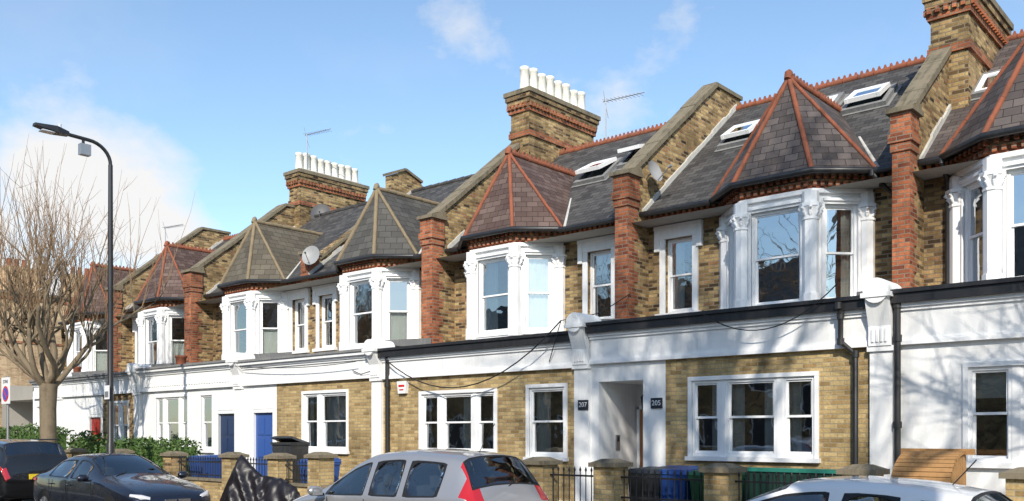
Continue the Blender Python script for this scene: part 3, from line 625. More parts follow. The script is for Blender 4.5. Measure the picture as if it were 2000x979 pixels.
dish(-10.62, 16.7, 7.45, .22, (-.3, .1, -.1), (.95, -.1, .3), 'dish_grey'); dish(-22.4, 16.5, 7.15, .28, (-.3, .2, -.3)); dish(-27.75, 20.9, 10.0, .38, (-.35, .1, -.2), (.7, -.7, .28), 'dish_dark')

# ------------------------------------------------------------------ ground
g = MB(); g.face([(-400, -400, -.02), (400, -400, -.02), (400, 400, -.02), (-400, 400, -.02)], 'earth'); g.build('ground')
g = MB(); g.face([(-400, 1.6, 0), (400, 1.6, 0), (400, 10.35, 0), (-400, 10.35, 0)], 'asphalt'); g.face([(-48, 10.35, 0.001), (-41, 10.35, .001), (-41, 200, .001), (-48, 200, .001)], 'asphalt'); g.build('road')
g = MB(); g.box(-41, 60, 10.5, 14.6, -.1, .13, 'paving'); g.box(-400, 60, -7, 1.45, -.1, .13, 'paving'); g.box(-41, 60, 12.35, YG + .3, .05, .25, 'paving'); g.build('pavement')
g = MB()
for k in range(100): x = -41 + k; g.box(x, x + .985, 10.35, 10.5, -.1, .125, 'kerb_stone'); g.box(x, x + .985, 1.45, 1.6, -.1, .125, 'kerb_stone')
g.build('kerb')
g = MB()
for k in range(26): x = -44 + k * 4; g.box(x, x + 2, 5.9, 6.0, .001, .005, 'road_white')
g.box(-40, 40, 8.0, 8.08, .001, .005, 'road_white'); g.build('road_marking')

# ------------------------------------------------------------------ front gardens
YF = 12.2
piers = [.6, -2.6, -4.55, -6.6, -8.6, -10.05, -13.2, -16.2, -17.7, -19.6, -22.4, -25.3, -28.2, -31.2, -34]
gw = group('garden_wall'); mb = MB()
for x in piers:
    h = R.uniform(-.03, .03)
    mb.box(x - .2, x + .2, YF - .2, YF + .2, .1, 1.33 + h, 'yellow_brick' if x > -20 else 'stock_brick')
    mb.box(x - .26, x + .26, YF - .26, YF + .26, 1.33 + h, 1.4 + h, 'stone_coping')
    mb.hexa([(x - .24, YF - .24, 1.4 + h), (x + .24, YF - .24, 1.4 + h), (x + .24, YF + .24, 1.4 + h), (x - .24, YF + .24, 1.4 + h), (x - .1, YF - .1, 1.46 + h), (x + .1, YF - .1, 1.46 + h), (x + .1, YF + .1, 1.46 + h), (x - .1, YF + .1, 1.46 + h)], 'stone_coping')
gates = {(-8.6, -10.05), (-17.7, -19.6), (-2.6, -4.55)}
for a, b in zip(piers, piers[1:]):
    if (a, b) in gates: continue
    mb.box(b + .2, a - .2, YF - .11, YF + .11, .1, .72, 'yellow_brick' if a > -20 else 'stock_brick'); mb.box(b + .2, a - .2, YF - .15, YF + .15, .72, .78, 'stone_coping')
mb.build('brickwork', gw)
def railing(x0, x1, y, z0, z1, name='iron_railing'):
    r = MB(); r.box(x0, x1, y - .012, y + .012, z1 - .14, z1 - .11, 'black_paint'); r.box(x0, x1, y - .012, y + .012, z0 + .06, z0 + .09, 'black_paint')
    x = x0 + .06
    while x < x1: r.tube([(x, y, z0), (x, y, z1 - .05)], .01, 'black_paint', 6); r.tube([(x, y, z1 - .06), (x, y, z1 - .03), (x, y, z1 + .03)], [.01, .022, .002], 'black_paint', 6); x += .115
    r.build(name)
for a, b in ((-8.4, -6.8), (-9.85, -8.8), (-6.4, -4.75), (-17.5, -16.4), (-19.4, -17.9), (-13.0, -10.25), (-22.2, -19.8)): railing(a, b, YF, .78 if (a not in (-9.85, -19.4)) else .2, 1.3)
def wheelie(x, y, z, mat, rot=0, h=1.06, lid=0):
    g = group('wheelie_bin'); m = MB(); w, d = .29, .35
    m.hexa([(-w * .82, -d * .8, .06), (w * .82, -d * .8, .06), (w * .82, d * .8, .06), (-w * .82, d * .8, .06), (-w, -d, h - .1), (w, -d, h - .1), (w, d, h - .1), (-w, d, h - .1)], mat)
    m.box(-w - .02, w + .02, -d - .03, d + .01, h - .14, h - .08, mat)
    for k in (-.5, 0, .5): m.box(w * k - .015, w * k + .015, -d - .0, -d * .86, .3, h - .2, mat)
    m.build('body', g)
    l = MB(); l.hexa([(-w - .03, -d - .05, 0), (w + .03, -d - .05, 0), (w + .03, d + .02, 0), (-w - .03, d + .02, 0), (-w + .03, -d + .02, .07), (w - .03, -d + .02, .07), (w - .03, d - .02, .09), (-w + .03, d - .02, .09)], mat)
    l.tube([(-w + .05, d + .06, .05), (w - .05, d + .06, .05)], .017, mat, 8); lo = l.build('lid', g); lo.location = (0, 0, h - .08); lo.rotation_euler = (lid, 0, 0)
    t = MB()
    for s in (-1, 1): t.tube([(s * w, d - .02, .1), (s * (w + .05), d - .02, .1)], .1, 'tyre', 14)
    t.build('wheels', g); g.location = (x, y, z); g.rotation_euler = (0, 0, rot)
wheelie(-8.2, 12.85, .25, 'bin_grey', .05); wheelie(-7.72, 12.9, .25, 'bin_blue', -.03); wheelie(-7.05, 12.85, .25, 'bin_green', .04); wheelie(-8.25, 13.6, .25, 'bin_blue', .1)
wheelie(-17.1, 12.85, .25, 'bin_blue', .05); wheelie(-19.0, 13.4, .45, 'bin_grey', .3, 1.3, -.25); wheelie(-22.0, 12.9, .25, 'bin_blue', 0)
g = group('timber_bike_store'); m = MB(); x0, x1 = -4.35, -3.6
for k in range(13):
    a0 = math.pi * (.5 + .5 * (k / 13)); a1 = math.pi * (.5 + .5 * ((k + .88) / 13))
    f = lambda a, r: (13.35 + r * math.cos(a), 1.0 + r * .82 * math.sin(a))
    m.exX([f(a0, .77), f(a1, .77), f(a1, .72), f(a0, .72)], x0, x1, 'timber')
for x in (x0 + .02, x1 - .06):
    for k in range(8): y = 12.62 + k * .11; m.box(x, x + .03, y, y + .1, .3, 1.0 + .6 * math.sqrt(max(0, 1 - ((y + .05 - 13.35) / .73) ** 2)), 'timber')
for k in range(6): m.box(x0, x1, 12.58, 12.61, .3 + k * .115, .4 + k * .115, 'timber')
m.box(x0 - .1, x1 + .1, 13.36, 13.44, 1.58, 1.66, 'timber'); m.build('slats', g)
g = MB(); g.box(-7.4, -4.9, 13.3, 13.36, .3, 1.28, 'fence_green'); g.box(-7.45, -4.85, 13.27, 13.4, 1.28, 1.34, 'teal_paint')
for k in range(24): g.box(-7.35 + k * .1, -7.33 + k * .1, 13.285, 13.3, .3, 1.28, 'black_paint')
g.build('garden_fence')

def foliage(name, boxes, n, size, mat='leaves'):
    m = MB()
    for (x0, x1, y0, y1, z0, z1) in boxes:
        m.hexa([(x0 + .12, y0 + .12, z0), (x1 - .12, y0 + .12, z0), (x1 - .12, y1 - .12, z0), (x0 + .12, y1 - .12, z0), (x0 + .16, y0 + .16, z1 - .2), (x1 - .16, y0 + .16, z1 - .2), (x1 - .16, y1 - .16, z1 - .2), (x0 + .16, y1 - .16, z1 - .2)], mat)
        for i in range(n):
            p = V((R.uniform(x0, x1), R.uniform(y0, y1), R.uniform(z0, z1))); f = noise.noise(p * 1.8) * .22
            p.z += f; a = V((R.gauss(0, 1), R.gauss(0, 1), R.gauss(0, 1))).normalized(); b = a.orthogonal().normalized(); s = size * R.uniform(.6, 1.4)
            m.face([p - a * s, p + b * s * .45, p + a * s, p - b * s * .45], mat)
    m.build(name)
foliage('hedge', [(-27.6, -22.8, 12.4, 13.3, .3, 1.72)], 8000, .05)
foliage('hedge', [(-35.8, -30.5, 12.2, 13.1, .2, 2.1)], 7000, .06)
foliage('shrub', [(-29.8, -28.5, 12.6, 13.3, .3, 1.85)], 2500, .06)
foliage('hedge', [(-60, -49.5, 8, 9.2, .2, 2.4)], 3000, .09)

# ------------------------------------------------------------------ street lamp
g = group('street_lamp'); m = MB(); X, Y = -23.1, 10.85
m.tube([(X, Y, .1), (X, Y, 1.6), (X, Y, 1.65), (X, Y, 5), (X, Y, 8.7)], [.1, .1, .075, .068, .055], 'black_paint', 12)
pts = [(X, Y - .55 + .55 * math.cos(a), 8.7 + .5 * math.sin(a)) for a in [i * math.pi / 2 / 8 for i in range(9)]] + [(X, Y - 1.1, 9.22)]
m.tube(pts, .045, 'black_paint', 10); m.build('column', g)
m = MB(); m.hexa([(X - .1, Y - 1.05, 9.18), (X + .1, Y - 1.05, 9.18), (X + .17, Y - 1.35, 9.17), (X - .17, Y - 1.35, 9.17), (X - .06, Y - 1.05, 9.28), (X + .06, Y - 1.05, 9.28), (X + .12, Y - 1.35, 9.33), (X - .12, Y - 1.35, 9.33)], 'black_paint')
m.hexa([(X - .17, Y - 1.35, 9.17), (X + .17, Y - 1.35, 9.17), (X + .1, Y - 1.85, 9.24), (X - .1, Y - 1.85, 9.24), (X - .12, Y - 1.35, 9.33), (X + .12, Y - 1.35, 9.33), (X + .07, Y - 1.85, 9.3), (X - .07, Y - 1.85, 9.3)], 'black_paint')
m.box(X - .12, X + .12, Y - 1.7, Y - 1.4, 9.15, 9.175, 'lamp_clear'); m.tube([(X, Y - 1.25, 9.3), (X, Y - 1.25, 9.42)], .04, 'lamp_clear', 10); m.build('lantern', g)
m = MB(); m.box(X - .03, X + .14, Y - .8, Y - .55, 8.78, 9.05, 'galv'); m.box(X - .01, X + .03, Y - .72, Y - .66, 9.0, 9.2, 'black_paint'); m.build('sensor_box', g)
m = MB(); m.box(X - .13, X + .13, Y - .1, Y - .085, 2.75, 3.1, 'sign_white'); m.box(X - .1, X + .1, Y - .104, Y - .1, 2.8, 2.95, 'galv'); m.build('parking_notice', g)
g = group('traffic_sign'); m = MB(); X, Y = -27.75, 10.05
m.tube([(X, Y + .06, .1), (X, Y + .06, 3.5)], .035, 'galv', 10); m.build('post', g)
m = MB(); m.box(X - .3, X + .3, Y, Y + .012, 2.72, 3.46, 'sign_white')
def disc(m, c, r, y, mat): m.tube([(c[0], y, c[1]), (c[0], y - .004, c[1])], r, mat, 32)
disc(m, (X, 3.0), .22, Y - .001, 'sign_red'); disc(m, (X, 3.0), .17, Y - .006, 'sign_blue')
m.obox((X, Y - .013, 3.0), (1, 0, -1), (0, 1, 0), (1, 0, 1), .19, .002, .025, 'sign_red'); m.build('plate', g)
text('ZONE', (X, Y - .004, 3.34), .13, 'plate_dark', g)

# ------------------------------------------------------------------ trees
def branch(m, p, d, L, r, lvl, maxl, up=.12, spread=.6, dens=1.0, mat='bark'):
    pts = [p.copy()]; dd = d.normalized(); k = 6 if lvl < 2 else 4
    for i in range(k):
        dd = (dd + V((R.gauss(0, .1), R.gauss(0, .1), R.gauss(0, .08) + up)) * (1.0 if lvl else .5)).normalized(); p = p + dd * L / k; pts.append(p.copy())
    rr = [r * (1 - .62 * i / k) for i in range(k + 1)]
    m.tube(pts, rr, 'twig' if lvl >= maxl - 1 else mat, [8, 7, 5, 4, 3, 3][min(lvl, 5)], cap=False)
    if lvl >= maxl: return
    nb = int([5, 6, 6, 6, 5][min(lvl, 4)] * dens)
    for i in range(nb):
        t = .35 + .65 * (i + R.random() * .6) / nb; j = min(int(t * k), k - 1); q = pts[j].lerp(pts[j + 1], t * k - j if t * k - j <= 1 else 1)
        ax = V((R.gauss(0, 1), R.gauss(0, 1), R.gauss(0, .5))).normalized(); nd = (dd + ax * spread * R.uniform(.7, 1.3)).normalized()
        branch(m, q, nd, L * R.uniform(.5, .72), r * .5 * (1 - .4 * t) + .003, lvl + 1, maxl, up, spread, dens, mat)
def bare_tree(name, x, y, h, r, maxl=4, dens=1.0, up=.06, spread=.75, lean=(0, 0)):
    m = MB(); m.tube([(x, y, 0), (x, y, .3), (x + lean[0] * .3, y, h * .2), (x + lean[0] * .5, y, h * .32)], [r * 1.35, r * 1.05, r * .95, r * .85], 'bark', 12)
    top = V((x + lean[0] * .5, y, h * .32))
    for k in range(6):
        a = k * math.pi / 3 + R.random() * .5; tilt = R.uniform(.35, .75) if k else .05
        branch(m, top - V((0, 0, R.uniform(0, .6))), V((math.cos(a) * tilt + lean[0] * .1, math.sin(a) * tilt, 1)), h * R.uniform(.34, .42), r * .55, 1, maxl, up, spread, dens)
    return m.build(name)
m = MB(); X, Y = -27.0, 10.9; R.seed(5)
m.tube([(X, Y, 0), (X, Y, .25), (X + .02, Y, 1.5), (X - .02, Y, 2.6), (X + .03, Y, 3.3)], [.34, .26, .22, .22, .24], 'bark', 14)
heads = []
def limb(p, d, L, r, lvl):
    pts = [p]; dd = d.normalized()
    for i in range(6): dd = (dd + V((R.gauss(0, .2), R.gauss(0, .2), .14 + R.gauss(0, .1)))).normalized(); p = p + dd * L / 6; pts.append(p)
    m.tube(pts, [r * (1 - .5 * i / 6) for i in range(7)], 'bark', 8, cap=False)
    for q in pts[3:-1]:
        if R.random() < .25: heads.append((q, dd, lvl))
    heads.append((p, dd, lvl + 1)); m.tube([p - dd * .1, p, p + dd * .1], [r * .55, r * .7, r * .3], 'bark', 7)
    if lvl < 2:
        for i in range(3 if lvl == 0 else 2): ax = V((R.gauss(0, 1), R.gauss(0, 1), R.gauss(0, .4))).normalized(); limb(pts[R.choice([2, 3, 4, 5])], dd + ax * .9, L * R.uniform(.5, .8), r * .52, lvl + 1)
for k in range(6):
    a = k * 2 * math.pi / 6 + R.random() * .4; limb(V((X, Y, 3.0 + R.random() * .4)), V((math.cos(a), math.sin(a), 1.0 if k % 2 else .55)), R.uniform(2.0, 2.9), .095, 0)
limb(V((X, Y, 3.2)), V((.05, 0, 1)), 3.2, .12, 0); limb(V((X, Y, 3.3)), V((-.2, .1, 1)), 3.7, .1, 0)
for (q, dd, lvl) in heads:
    for i in range(R.choice([2, 3, 3, 4])):
        d = (dd * .55 + V((R.gauss(0, .32), R.gauss(0, .32), .9))).normalized(); L = R.uniform(.9, 3.2); p = q.copy(); pts = [p.copy()]
        for s in range(5): d = (d + V((R.gauss(0, .08), R.gauss(0, .08), .06))).normalized(); p = p + d * L / 5; pts.append(p.copy())
        m.tube(pts, [.012, .01, .008, .007, .005, .003], 'twig', 3, cap=False)
        for t in range(2):
            b0 = R.choice(pts[1:5]); dv = (d + V((R.gauss(0, .6), R.gauss(0, .6), R.gauss(0, .3)))).normalized(); l2 = R.uniform(.25, .7)
            m.tube([b0, b0 + dv * l2 * .5, b0 + dv * l2 + V((0, 0, .05))], [.006, .005, .003], 'twig', 3, cap=False)
m.build('pollarded_tree')
R.seed(21)
bare_tree('street_tree', 2.9, .2, 20.5, .32, 4, 1.15)
bare_tree('street_tree', 1.35, 10.95, 10, .16, 4, .8, up=.05, spread=.7)
for (x, y, h) in ((-13, -.5, 11.5), (-20, -2.5, 12), (-26, -.5, 12), (-41, -.5, 12)): bare_tree('street_tree', x, y - 2.5, h, .25, 3, 1.2)

# ------------------------------------------------------------------ far building at the street end, houses opposite
g = group('brick_house'); m = MB(); t = MB()
F = (V((-54, 2, 0)), V((0, 1, 0)), V((1, 0, 0)))
ops = []
for k in range(14):
    for z in (1.3, 4.6, 7.4): ops.append((1.5 + k * 3.6, 2.6 + k * 3.6, z, z + 1.5)) if not (3 < k < 7) else None
wall(m, F, 52, 0, 9.6, ops, 'orange_brick', .15)
for (a, b, c, e) in ops: t.lbox(F, a, b, -.14, -.1, c, e, 'white_paint'); t.lbox(F, a + .06, b - .06, -.1, -.09, c + .06, (c + e) / 2 - .03, 'car_glass'); t.lbox(F, a + .06, b - .06, -.1, -.09, (c + e) / 2 + .03, e - .06, 'car_glass')
for z in (3.7, 6.9, 9.3): t.lbox(F, 0, 52, 0, .05, z, z + .12, 'red_brick')
t.lbox(F, 0, 52, -.1, .15, 9.6, 9.75, 'stone_coping')
m.box(-62, -54.3, 1.9, 54, 0, 9.6, 'orange_brick')
for y in (20.5, 24.0, 38):
    m.box(-55.6, -54.4, y - .8, y + .9, 9.5, 11.2, 'orange_brick')
    for q in (-.4, 0, .4): t.tube([(-55, y + q, 11.2), (-55, y + q, 11.7)], .13, 'terracotta', 8)
m.build('walls', g); t.build('trim', g)
for k in range(6):
    g = group('brick_house'); m = MB(); x0 = 18 - k * 14; x1 = x0 - 13.98; h = 7.6
    m.box(x1, x0, -20, -11, 0, h, 'stock_brick'); m.exX([(-20.3, h), (-10.7, h), (-15.5, h + 3.2)], x1, x0, 'slate_grey')
    for j in range(5):
        xx = x1 + 1.2 + j * 2.7
        for z in (1, 4.6): m.box(xx, xx + 1.2, -11, -10.95, z, z + 1.9, 'white_paint'); m.box(xx + .1, xx + 1.1, -10.95, -10.93, z + .1, z + 1.8, 'plate_dark')
    m.build('walls_and_roof', g)

# ------------------------------------------------------------------ vehicles
def car(name, st, glassI, wsI, lampF, paint, loc, flip, wheels=(1.3, -1.35), wr=.32, width=.87, extra=None, zs=1):
    g = group(name); rings = []
    for (x, zl, zb, zr, wb, wt) in st:
        cab = zr - zb > .2
        half = [(wb * .86, zl), (wb * .985, zl + .1), (wb * 1.0, zl + (zb - zl) * .55), (wb * .975, zb - .05), (wb * .955, zb), (wb * .94 * .25 + wt * .75, zb + (zr - zb) * .6), (wt, zr - .05 if cab else zb + (zr - zb) * .8), (wt * .8, zr), (wt * .4, zr + .025), (0, zr + .03)]
        if cab: half[5] = (wb * .955 + (wt - wb * .955) * .88, zb + (zr - .05 - zb) * .88)
        rings.append([(x, y, z) for y, z in half] + [(x, -y, z) for y, z in half[-2::-1]])
    n = len(rings[0]); h = 10
    vs = [p for r in rings for p in r]; body = []; gl = []; lm = []
    for i in range(len(rings) - 1):
        for k in range(n - 1):
            kk = k if k < h - 1 else n - 2 - k
            f = (i * n + k, (i + 1) * n + k, (i + 1) * n + k + 1, i * n + k + 1)
            isg = (i in glassI and kk in (4,)) or (i in wsI and kk in (6, 7, 8))
            (gl if isg else lm if (i, kk) in lampF else body).append(f)
        body.append((i * n + n - 1, (i + 1) * n + n - 1, (i + 1) * n, i * n))
    body.append(tuple(range(n))[::-1]); body.append(tuple((len(rings) - 1) * n + k for k in range(n)))
    me = bpy.data.meshes.new('body'); me.from_pydata(vs, [], body + gl + lm); me.materials.append(MATS[paint]); me.materials.append(MATS['car_glass']); me.materials.append(MATS['tail_lamp']); me.materials.append(MATS['rubber_trim'])
    for i, p in enumerate(me.polygons): p.use_smooth = True; p.material_index = 0 if i < len(body) else 1 if i < len(body) + len(gl) else 2
    me.update(); import bmesh
    bm = bmesh.new(); bm.from_mesh(me); bmesh.ops.recalc_face_normals(bm, faces=bm.faces)
    gf = [f for f in bm.faces if f.material_index == 1]
    r = bmesh.ops.inset_region(bm, faces=gf, thickness=.02, depth=-.005, use_even_offset=True)
    for f in r['faces']: f.material_index = 3
    cl = bm.edges.layers.float.get('crease_edge') or bm.edges.layers.float.new('crease_edge')
    vl = bm.verts.layers.float.get('crease_vert') or bm.verts.layers.float.new('crease_vert')
    for e in bm.edges:
        ms = {f.material_index for f in e.link_faces}
        if len(ms) == 2: e[cl] = .93 if 2 not in ms else .8
    for v in bm.verts:
        ms = {f.material_index for f in v.link_faces}
        if 3 in ms: v[vl] = .85
        elif 2 in ms and len(ms) > 1: v[vl] = .5
    bm.to_mesh(me); bm.free()
    o = bpy.data.objects.new('body', me); scene.collection.objects.link(o); o.parent = g
    sb = o.modifiers.new('s', 'SUBSURF'); sb.levels = 2; sb.render_levels = 2
    w = MB()
    for wx in wheels:
        for s in (-1, 1):
            y0 = s * (width - .2); y1 = s * (width + .012); w.tube([(wx, y0, wr), (wx, y1 - s * .03, wr), (wx, y1, wr)], [wr, wr, wr * .93], 'tyre', 28)
            w.tube([(wx, y1 - s * .01, wr), (wx, y1 + s * .006, wr)], wr * .66, 'alloy', 24)
            w.tube([(wx, s * (width - .3), wr + .01), (wx, s * (width + .004), wr + .01)], wr * 1.14, 'rubber_trim', 28)
            for q in range(5): a = q * math.tau / 5; w.obox((wx + math.cos(a) * wr * .35, y1 + s * .012, wr + math.sin(a) * wr * .35), (math.cos(a), 0, math.sin(a)), (0, 1, 0), (-math.sin(a), 0, math.cos(a)), wr * .3, .008, .03, 'galv')
    w.build('wheels', g)
    it = MB(); xs = [s[0] for s in st]
    it.box(min(xs) + .5, max(xs) - .8, -width * .8, width * .8, .3, .62, 'seat_fabric')
    for sx in (.1, -.85):
        for sy in (-.36, .36):
            it.obox((sx - .12, sy, .85), (1, 0, -.2), (0, 1, 0), (.2, 0, 1), .07, .22, .32, 'seat_fabric'); it.obox((sx - .2, sy, 1.22), (1, 0, -.15), (0, 1, 0), (.15, 0, 1), .045, .12, .08, 'seat_fabric')
    it.tube([(.62 + .16 * math.sin(a) * .4, .36 + .17 * math.cos(a), .98 + .17 * math.sin(a)) for a in [k * math.tau / 14 for k in range(15)]], .014, 'rubber_trim', 6)
    it.box(.6, 1.0, -.7, .7, .7, .93, 'rubber_trim'); it.build('seats', g)
    e = MB()
    if extra: extra(e, st)
    e.build('fittings', g)
    g.location = loc; g.rotation_euler = (0, 0, math.pi if flip else 0); g.scale = (1, 1, zs); return g

def mirrors(e, x, z, w, paint):
    for s in (-1, 1):
        c = V((x, s * (w + .13), z)); e.tube([c - V((0, .11, .0)), c - V((0, .07, 0)), c + V((0, .05, .01)), c + V((0, .1, 0))], [.04, .075, .075, .035], paint, 10); e.obox((x - .065, s * (w + .12), z), (1, 0, 0), (0, 1, 0), (0, 0, 1), .004, .085, .052, 'galv'); e.box(x - .02, x + .03, s * (w + .03) - .06, s * (w + .03) + .06, z - .07, z - .03, 'rubber_trim')
stS = [(2.14, .35, .55, .6, .55, .45), (2.08, .25, .68, .72, .72, .6), (1.85, .22, .8, .88, .84, .68), (1.35, .22, .92, 1.0, .87, .68), (1.0, .22, .97, 1.1, .875, .66), (.85, .22, .98, 1.2, .875, .64), (.35, .22, .99, 1.47, .88, .62), (.1, .22, 1.0, 1.56, .88, .61), (-.02, .22, 1.0, 1.585, .88, .61), (-.12, .22, 1.0, 1.6, .88, .61), (-.55, .22, 1.01, 1.63, .88, .61), (-.72, .22, 1.01, 1.63, .88, .61), (-.82, .22, 1.01, 1.63, .88, .61), (-1.25, .22, 1.03, 1.61, .88, .6), (-1.5, .22, 1.04, 1.59, .88, .6), (-1.72, .22, 1.05, 1.55, .87, .58), (-1.86, .24, 1.05, 1.38, .86, .62), (-1.98, .26, 1.04, 1.17, .84, .68), (-2.1, .3, .9, .97, .8, .7), (-2.15, .35, .7, .75, .76, .6)]
def exS(e, st):
    mirrors(e, .82, 1.04, .9, 'paint_silver')
    for s in (-1, 1):
        for x in (-.3, -1.2): e.tube([(x - .08, s * .895, .9), (x, s * .905, .905), (x + .08, s * .895, .9)], .016, 'paint_silver', 6)
        for x in (.72, -.1, -.95): e.box(x, x + .008, s * .888 - .004, s * .888 + .004, .35, .96, 'rubber_trim')
        e.box(-1.6, 1.5, s * .886 - .012, s * .886 + .012, .52, .6, 'rubber_trim')
    e.tube([(-1.45, 0, 1.6), (-1.75, 0, 2.0)], .006, 'rubber_trim', 5); e.box(-2.16, -2.1, -.26, .26, .66, .77, 'plate_yellow')
    e.tube([(-1.99, 0, 1.17), (-1.93, -.35, 1.3)], .01, 'rubber_trim', 5)
lampS = {(15, 5), (16, 4), (16, 5), (17, 4), (17, 5), (17, 6)}
car('parked_car', stS, {5, 6, 7, 9, 10, 12, 13}, {4, 5, 6, 15, 16}, lampS, 'paint_silver', (-10.05, 9.1, 0), True, (1.32, -1.38), .32, .87, exS)
stB = [(2.42, .35, .5, .56, .6, .5), (2.36, .22, .62, .68, .78, .66), (2.1, .2, .72, .8, .88, .72), (1.6, .2, .84, .92, .91, .74), (1.05, .2, .92, .99, .915, .72), (.85, .2, .94, 1.04, .915, .7), (.35, .2, .95, 1.3, .915, .62), (.05, .2, .955, 1.405, .915, .58), (-.1, .2, .96, 1.43, .915, .58), (-.32, .2, .96, 1.44, .915, .58), (-.42, .2, .965, 1.44, .915, .58), (-.95, .2, .97, 1.42, .915, .58), (-1.15, .2, .975, 1.39, .91, .58), (-1.35, .2, .98, 1.32, .91, .6), (-1.75, .2, .99, 1.1, .9, .68), (-1.95, .22, 1.0, 1.05, .89, .7), (-2.3, .24, .96, 1.01, .84, .68), (-2.42, .35, .8, .85, .74, .6)]
def exB(e, st):
    mirrors(e, .72, 1.0, .93, 'paint_navy')
    for s in (-1, 1):
        e.tube([(2.33, s * .52, .63), (2.28, s * .66, .66), (2.12, s * .8, .71)], [.05, .065, .03], 'lamp_clear', 10); e.tube([(-2.34, s * .6, .86), (-2.28, s * .78, .88), (-2.05, s * .87, .9)], [.05, .06, .03], 'tail_lamp', 10)
        for x in (-.25, -1.15): e.tube([(x - .08, s * .93, .83), (x, s * .94, .835), (x + .08, s * .93, .83)], .014, 'paint_navy', 6)
        for x in (.75, -.4, -1.2): e.box(x, x + .008, s * .922 - .004, s * .922 + .004, .35, .92, 'rubber_trim')
    for s in (-1, 1): e.box(2.4, 2.44, s * .14 - .11, s * .14 + .11, .5, .62, 'alloy')
    e.tube([(.93, -.5, 1.03), (.7, -.1, 1.13)], .008, 'rubber_trim', 4)
car('parked_car', stB, {6, 7, 8, 10, 11, 12}, {5, 6, 13}, set(), 'paint_navy', (-18.9, 9.05, 0), False, (1.45, -1.45), .33, .9, exB)
stV = [(2.35, .4, .7, .78, .7, .6), (2.2, .3, .9, .98, .85, .7), (1.6, .28, 1.02, 1.1, .92, .75), (1.0, .28, 1.08, 1.18, .93, .74), (.55, .28, 1.1, 1.55, .93, .7), (.25, .28, 1.1, 1.68, .93, .68), (.0, .28, 1.1, 1.7, .93, .68), (-.5, .28, 1.11, 1.72, .93, .68), (-.62, .28, 1.11, 1.72, .93, .68), (-1.2, .28, 1.13, 1.71, .93, .67), (-1.32, .28, 1.13, 1.7, .93, .67), (-1.95, .28, 1.15, 1.66, .92, .66), (-2.2, .3, 1.14, 1.35, .9, .7), (-2.32, .35, 1.05, 1.12, .87, .72), (-2.38, .4, .8, .86, .8, .65)]
def exV(e, st):
    mirrors(e, .7, 1.15, .95, 'paint_black')
    for s in (-1, 1): e.tube([(0, s * .7, 1.72), (-1.7, s * .7, 1.74)], .02, 'rubber_trim', 6)
    e.box(-2.42, -2.36, -.26, .26, .8, .92, 'plate_yellow')
car('parked_car', stV, {4, 5, 6, 8, 10}, {3, 4, 11}, {(12, 3), (13, 4), (13, 3)}, 'paint_black', (-25.35, 9.1, 0), True, (1.45, -1.4), .37, .91, exV)
stW = [(2.0, .35, .55, .62, .6, .5), (1.9, .22, .72, .8, .8, .66), (1.5, .2, .86, .95, .87, .7), (1.05, .2, .93, 1.02, .885, .7), (.5, .2, .95, 1.3, .885, .62), (.15, .2, .96, 1.425, .885, .58), (-.1, .2, .96, 1.46, .885, .58), (-.3, .2, .96, 1.475, .885, .58), (-.42, .2, .97, 1.475, .885, .58), (-.95, .2, .98, 1.45, .885, .57), (-1.1, .2, .98, 1.43, .885, .57), (-1.5, .2, 1.0, 1.36, .88, .57), (-1.85, .22, 1.02, 1.12, .86, .62), (-1.97, .3, .9, .96, .82, .6), (-2.0, .35, .7, .76, .74, .55)]
def exW(e, st):
    mirrors(e, .8, 1.0, .9, 'paint_white_car')
    e.tube([(-1.2, 0, 1.44), (-1.4, 0, 1.68)], .006, 'rubber_trim', 5)
car('parked_car', stW, {4, 5, 6, 8, 10}, {3, 4, 11}, {(12, 4), (12, 5), (12, 3)}, 'paint_white_car', (-3.75, 9.05, 0), True, (1.25, -1.25), .31, .86, exW, .965)

m = MB(); nx, nz = 60, 40; vs = []
def lerp_prof(s, pts):
    for (a, b), (c, d) in zip(pts, pts[1:]):
        if s <= c: return b + (d - b) * (s - a) / (c - a)
    return pts[-1][1]
for i in range(nx + 1):
    s = i / nx; x = -1.05 + 2.1 * s
    top = lerp_prof(s, [(0, .55), (.12, 1.0), (.27, 1.5), (.36, 1.32), (.5, 1.12), (.72, 1.08), (.88, .92), (1, .5)])
    wd = lerp_prof(s, [(0, .12), (.15, .3), (.28, .5), (.5, .4), (.8, .36), (1, .15)])
    for j in range(nz + 1):
        a = j / nz * 2 - 1; aa = abs(a); hz = top * (1 - aa ** 1.25); y = wd * (aa ** .75) * (1 if a > 0 else -1)
        rid = 1 - abs(noise.noise(V((x * 3.4 + hz * 1.8 * math.copysign(1, x + .5), math.copysign(2, a), hz * .6)))) * 3.0
        rid2 = 1 - abs(noise.noise(V((x * 7 - hz * 3.5, math.copysign(5, a), hz * 1.4)))) * 3
        f = (rid - .4) * .1 * min(1, aa * 3) + (rid2 - .4) * .035
        vs.append((x + f * .3, y + f * (1 if a > 0 else -1), max(.03, hz + f * .25 * (1 - aa))))
m.idx(vs, [(i * (nz + 1) + j, (i + 1) * (nz + 1) + j, (i + 1) * (nz + 1) + j + 1, i * (nz + 1) + j + 1) for i in range(nx) for j in range(nz)], 'cover_fabric', True)
o = m.build('covered_motorcycle'); o.location = (-14.35, 9.5, 0); o.rotation_euler = (0, 0, .25)

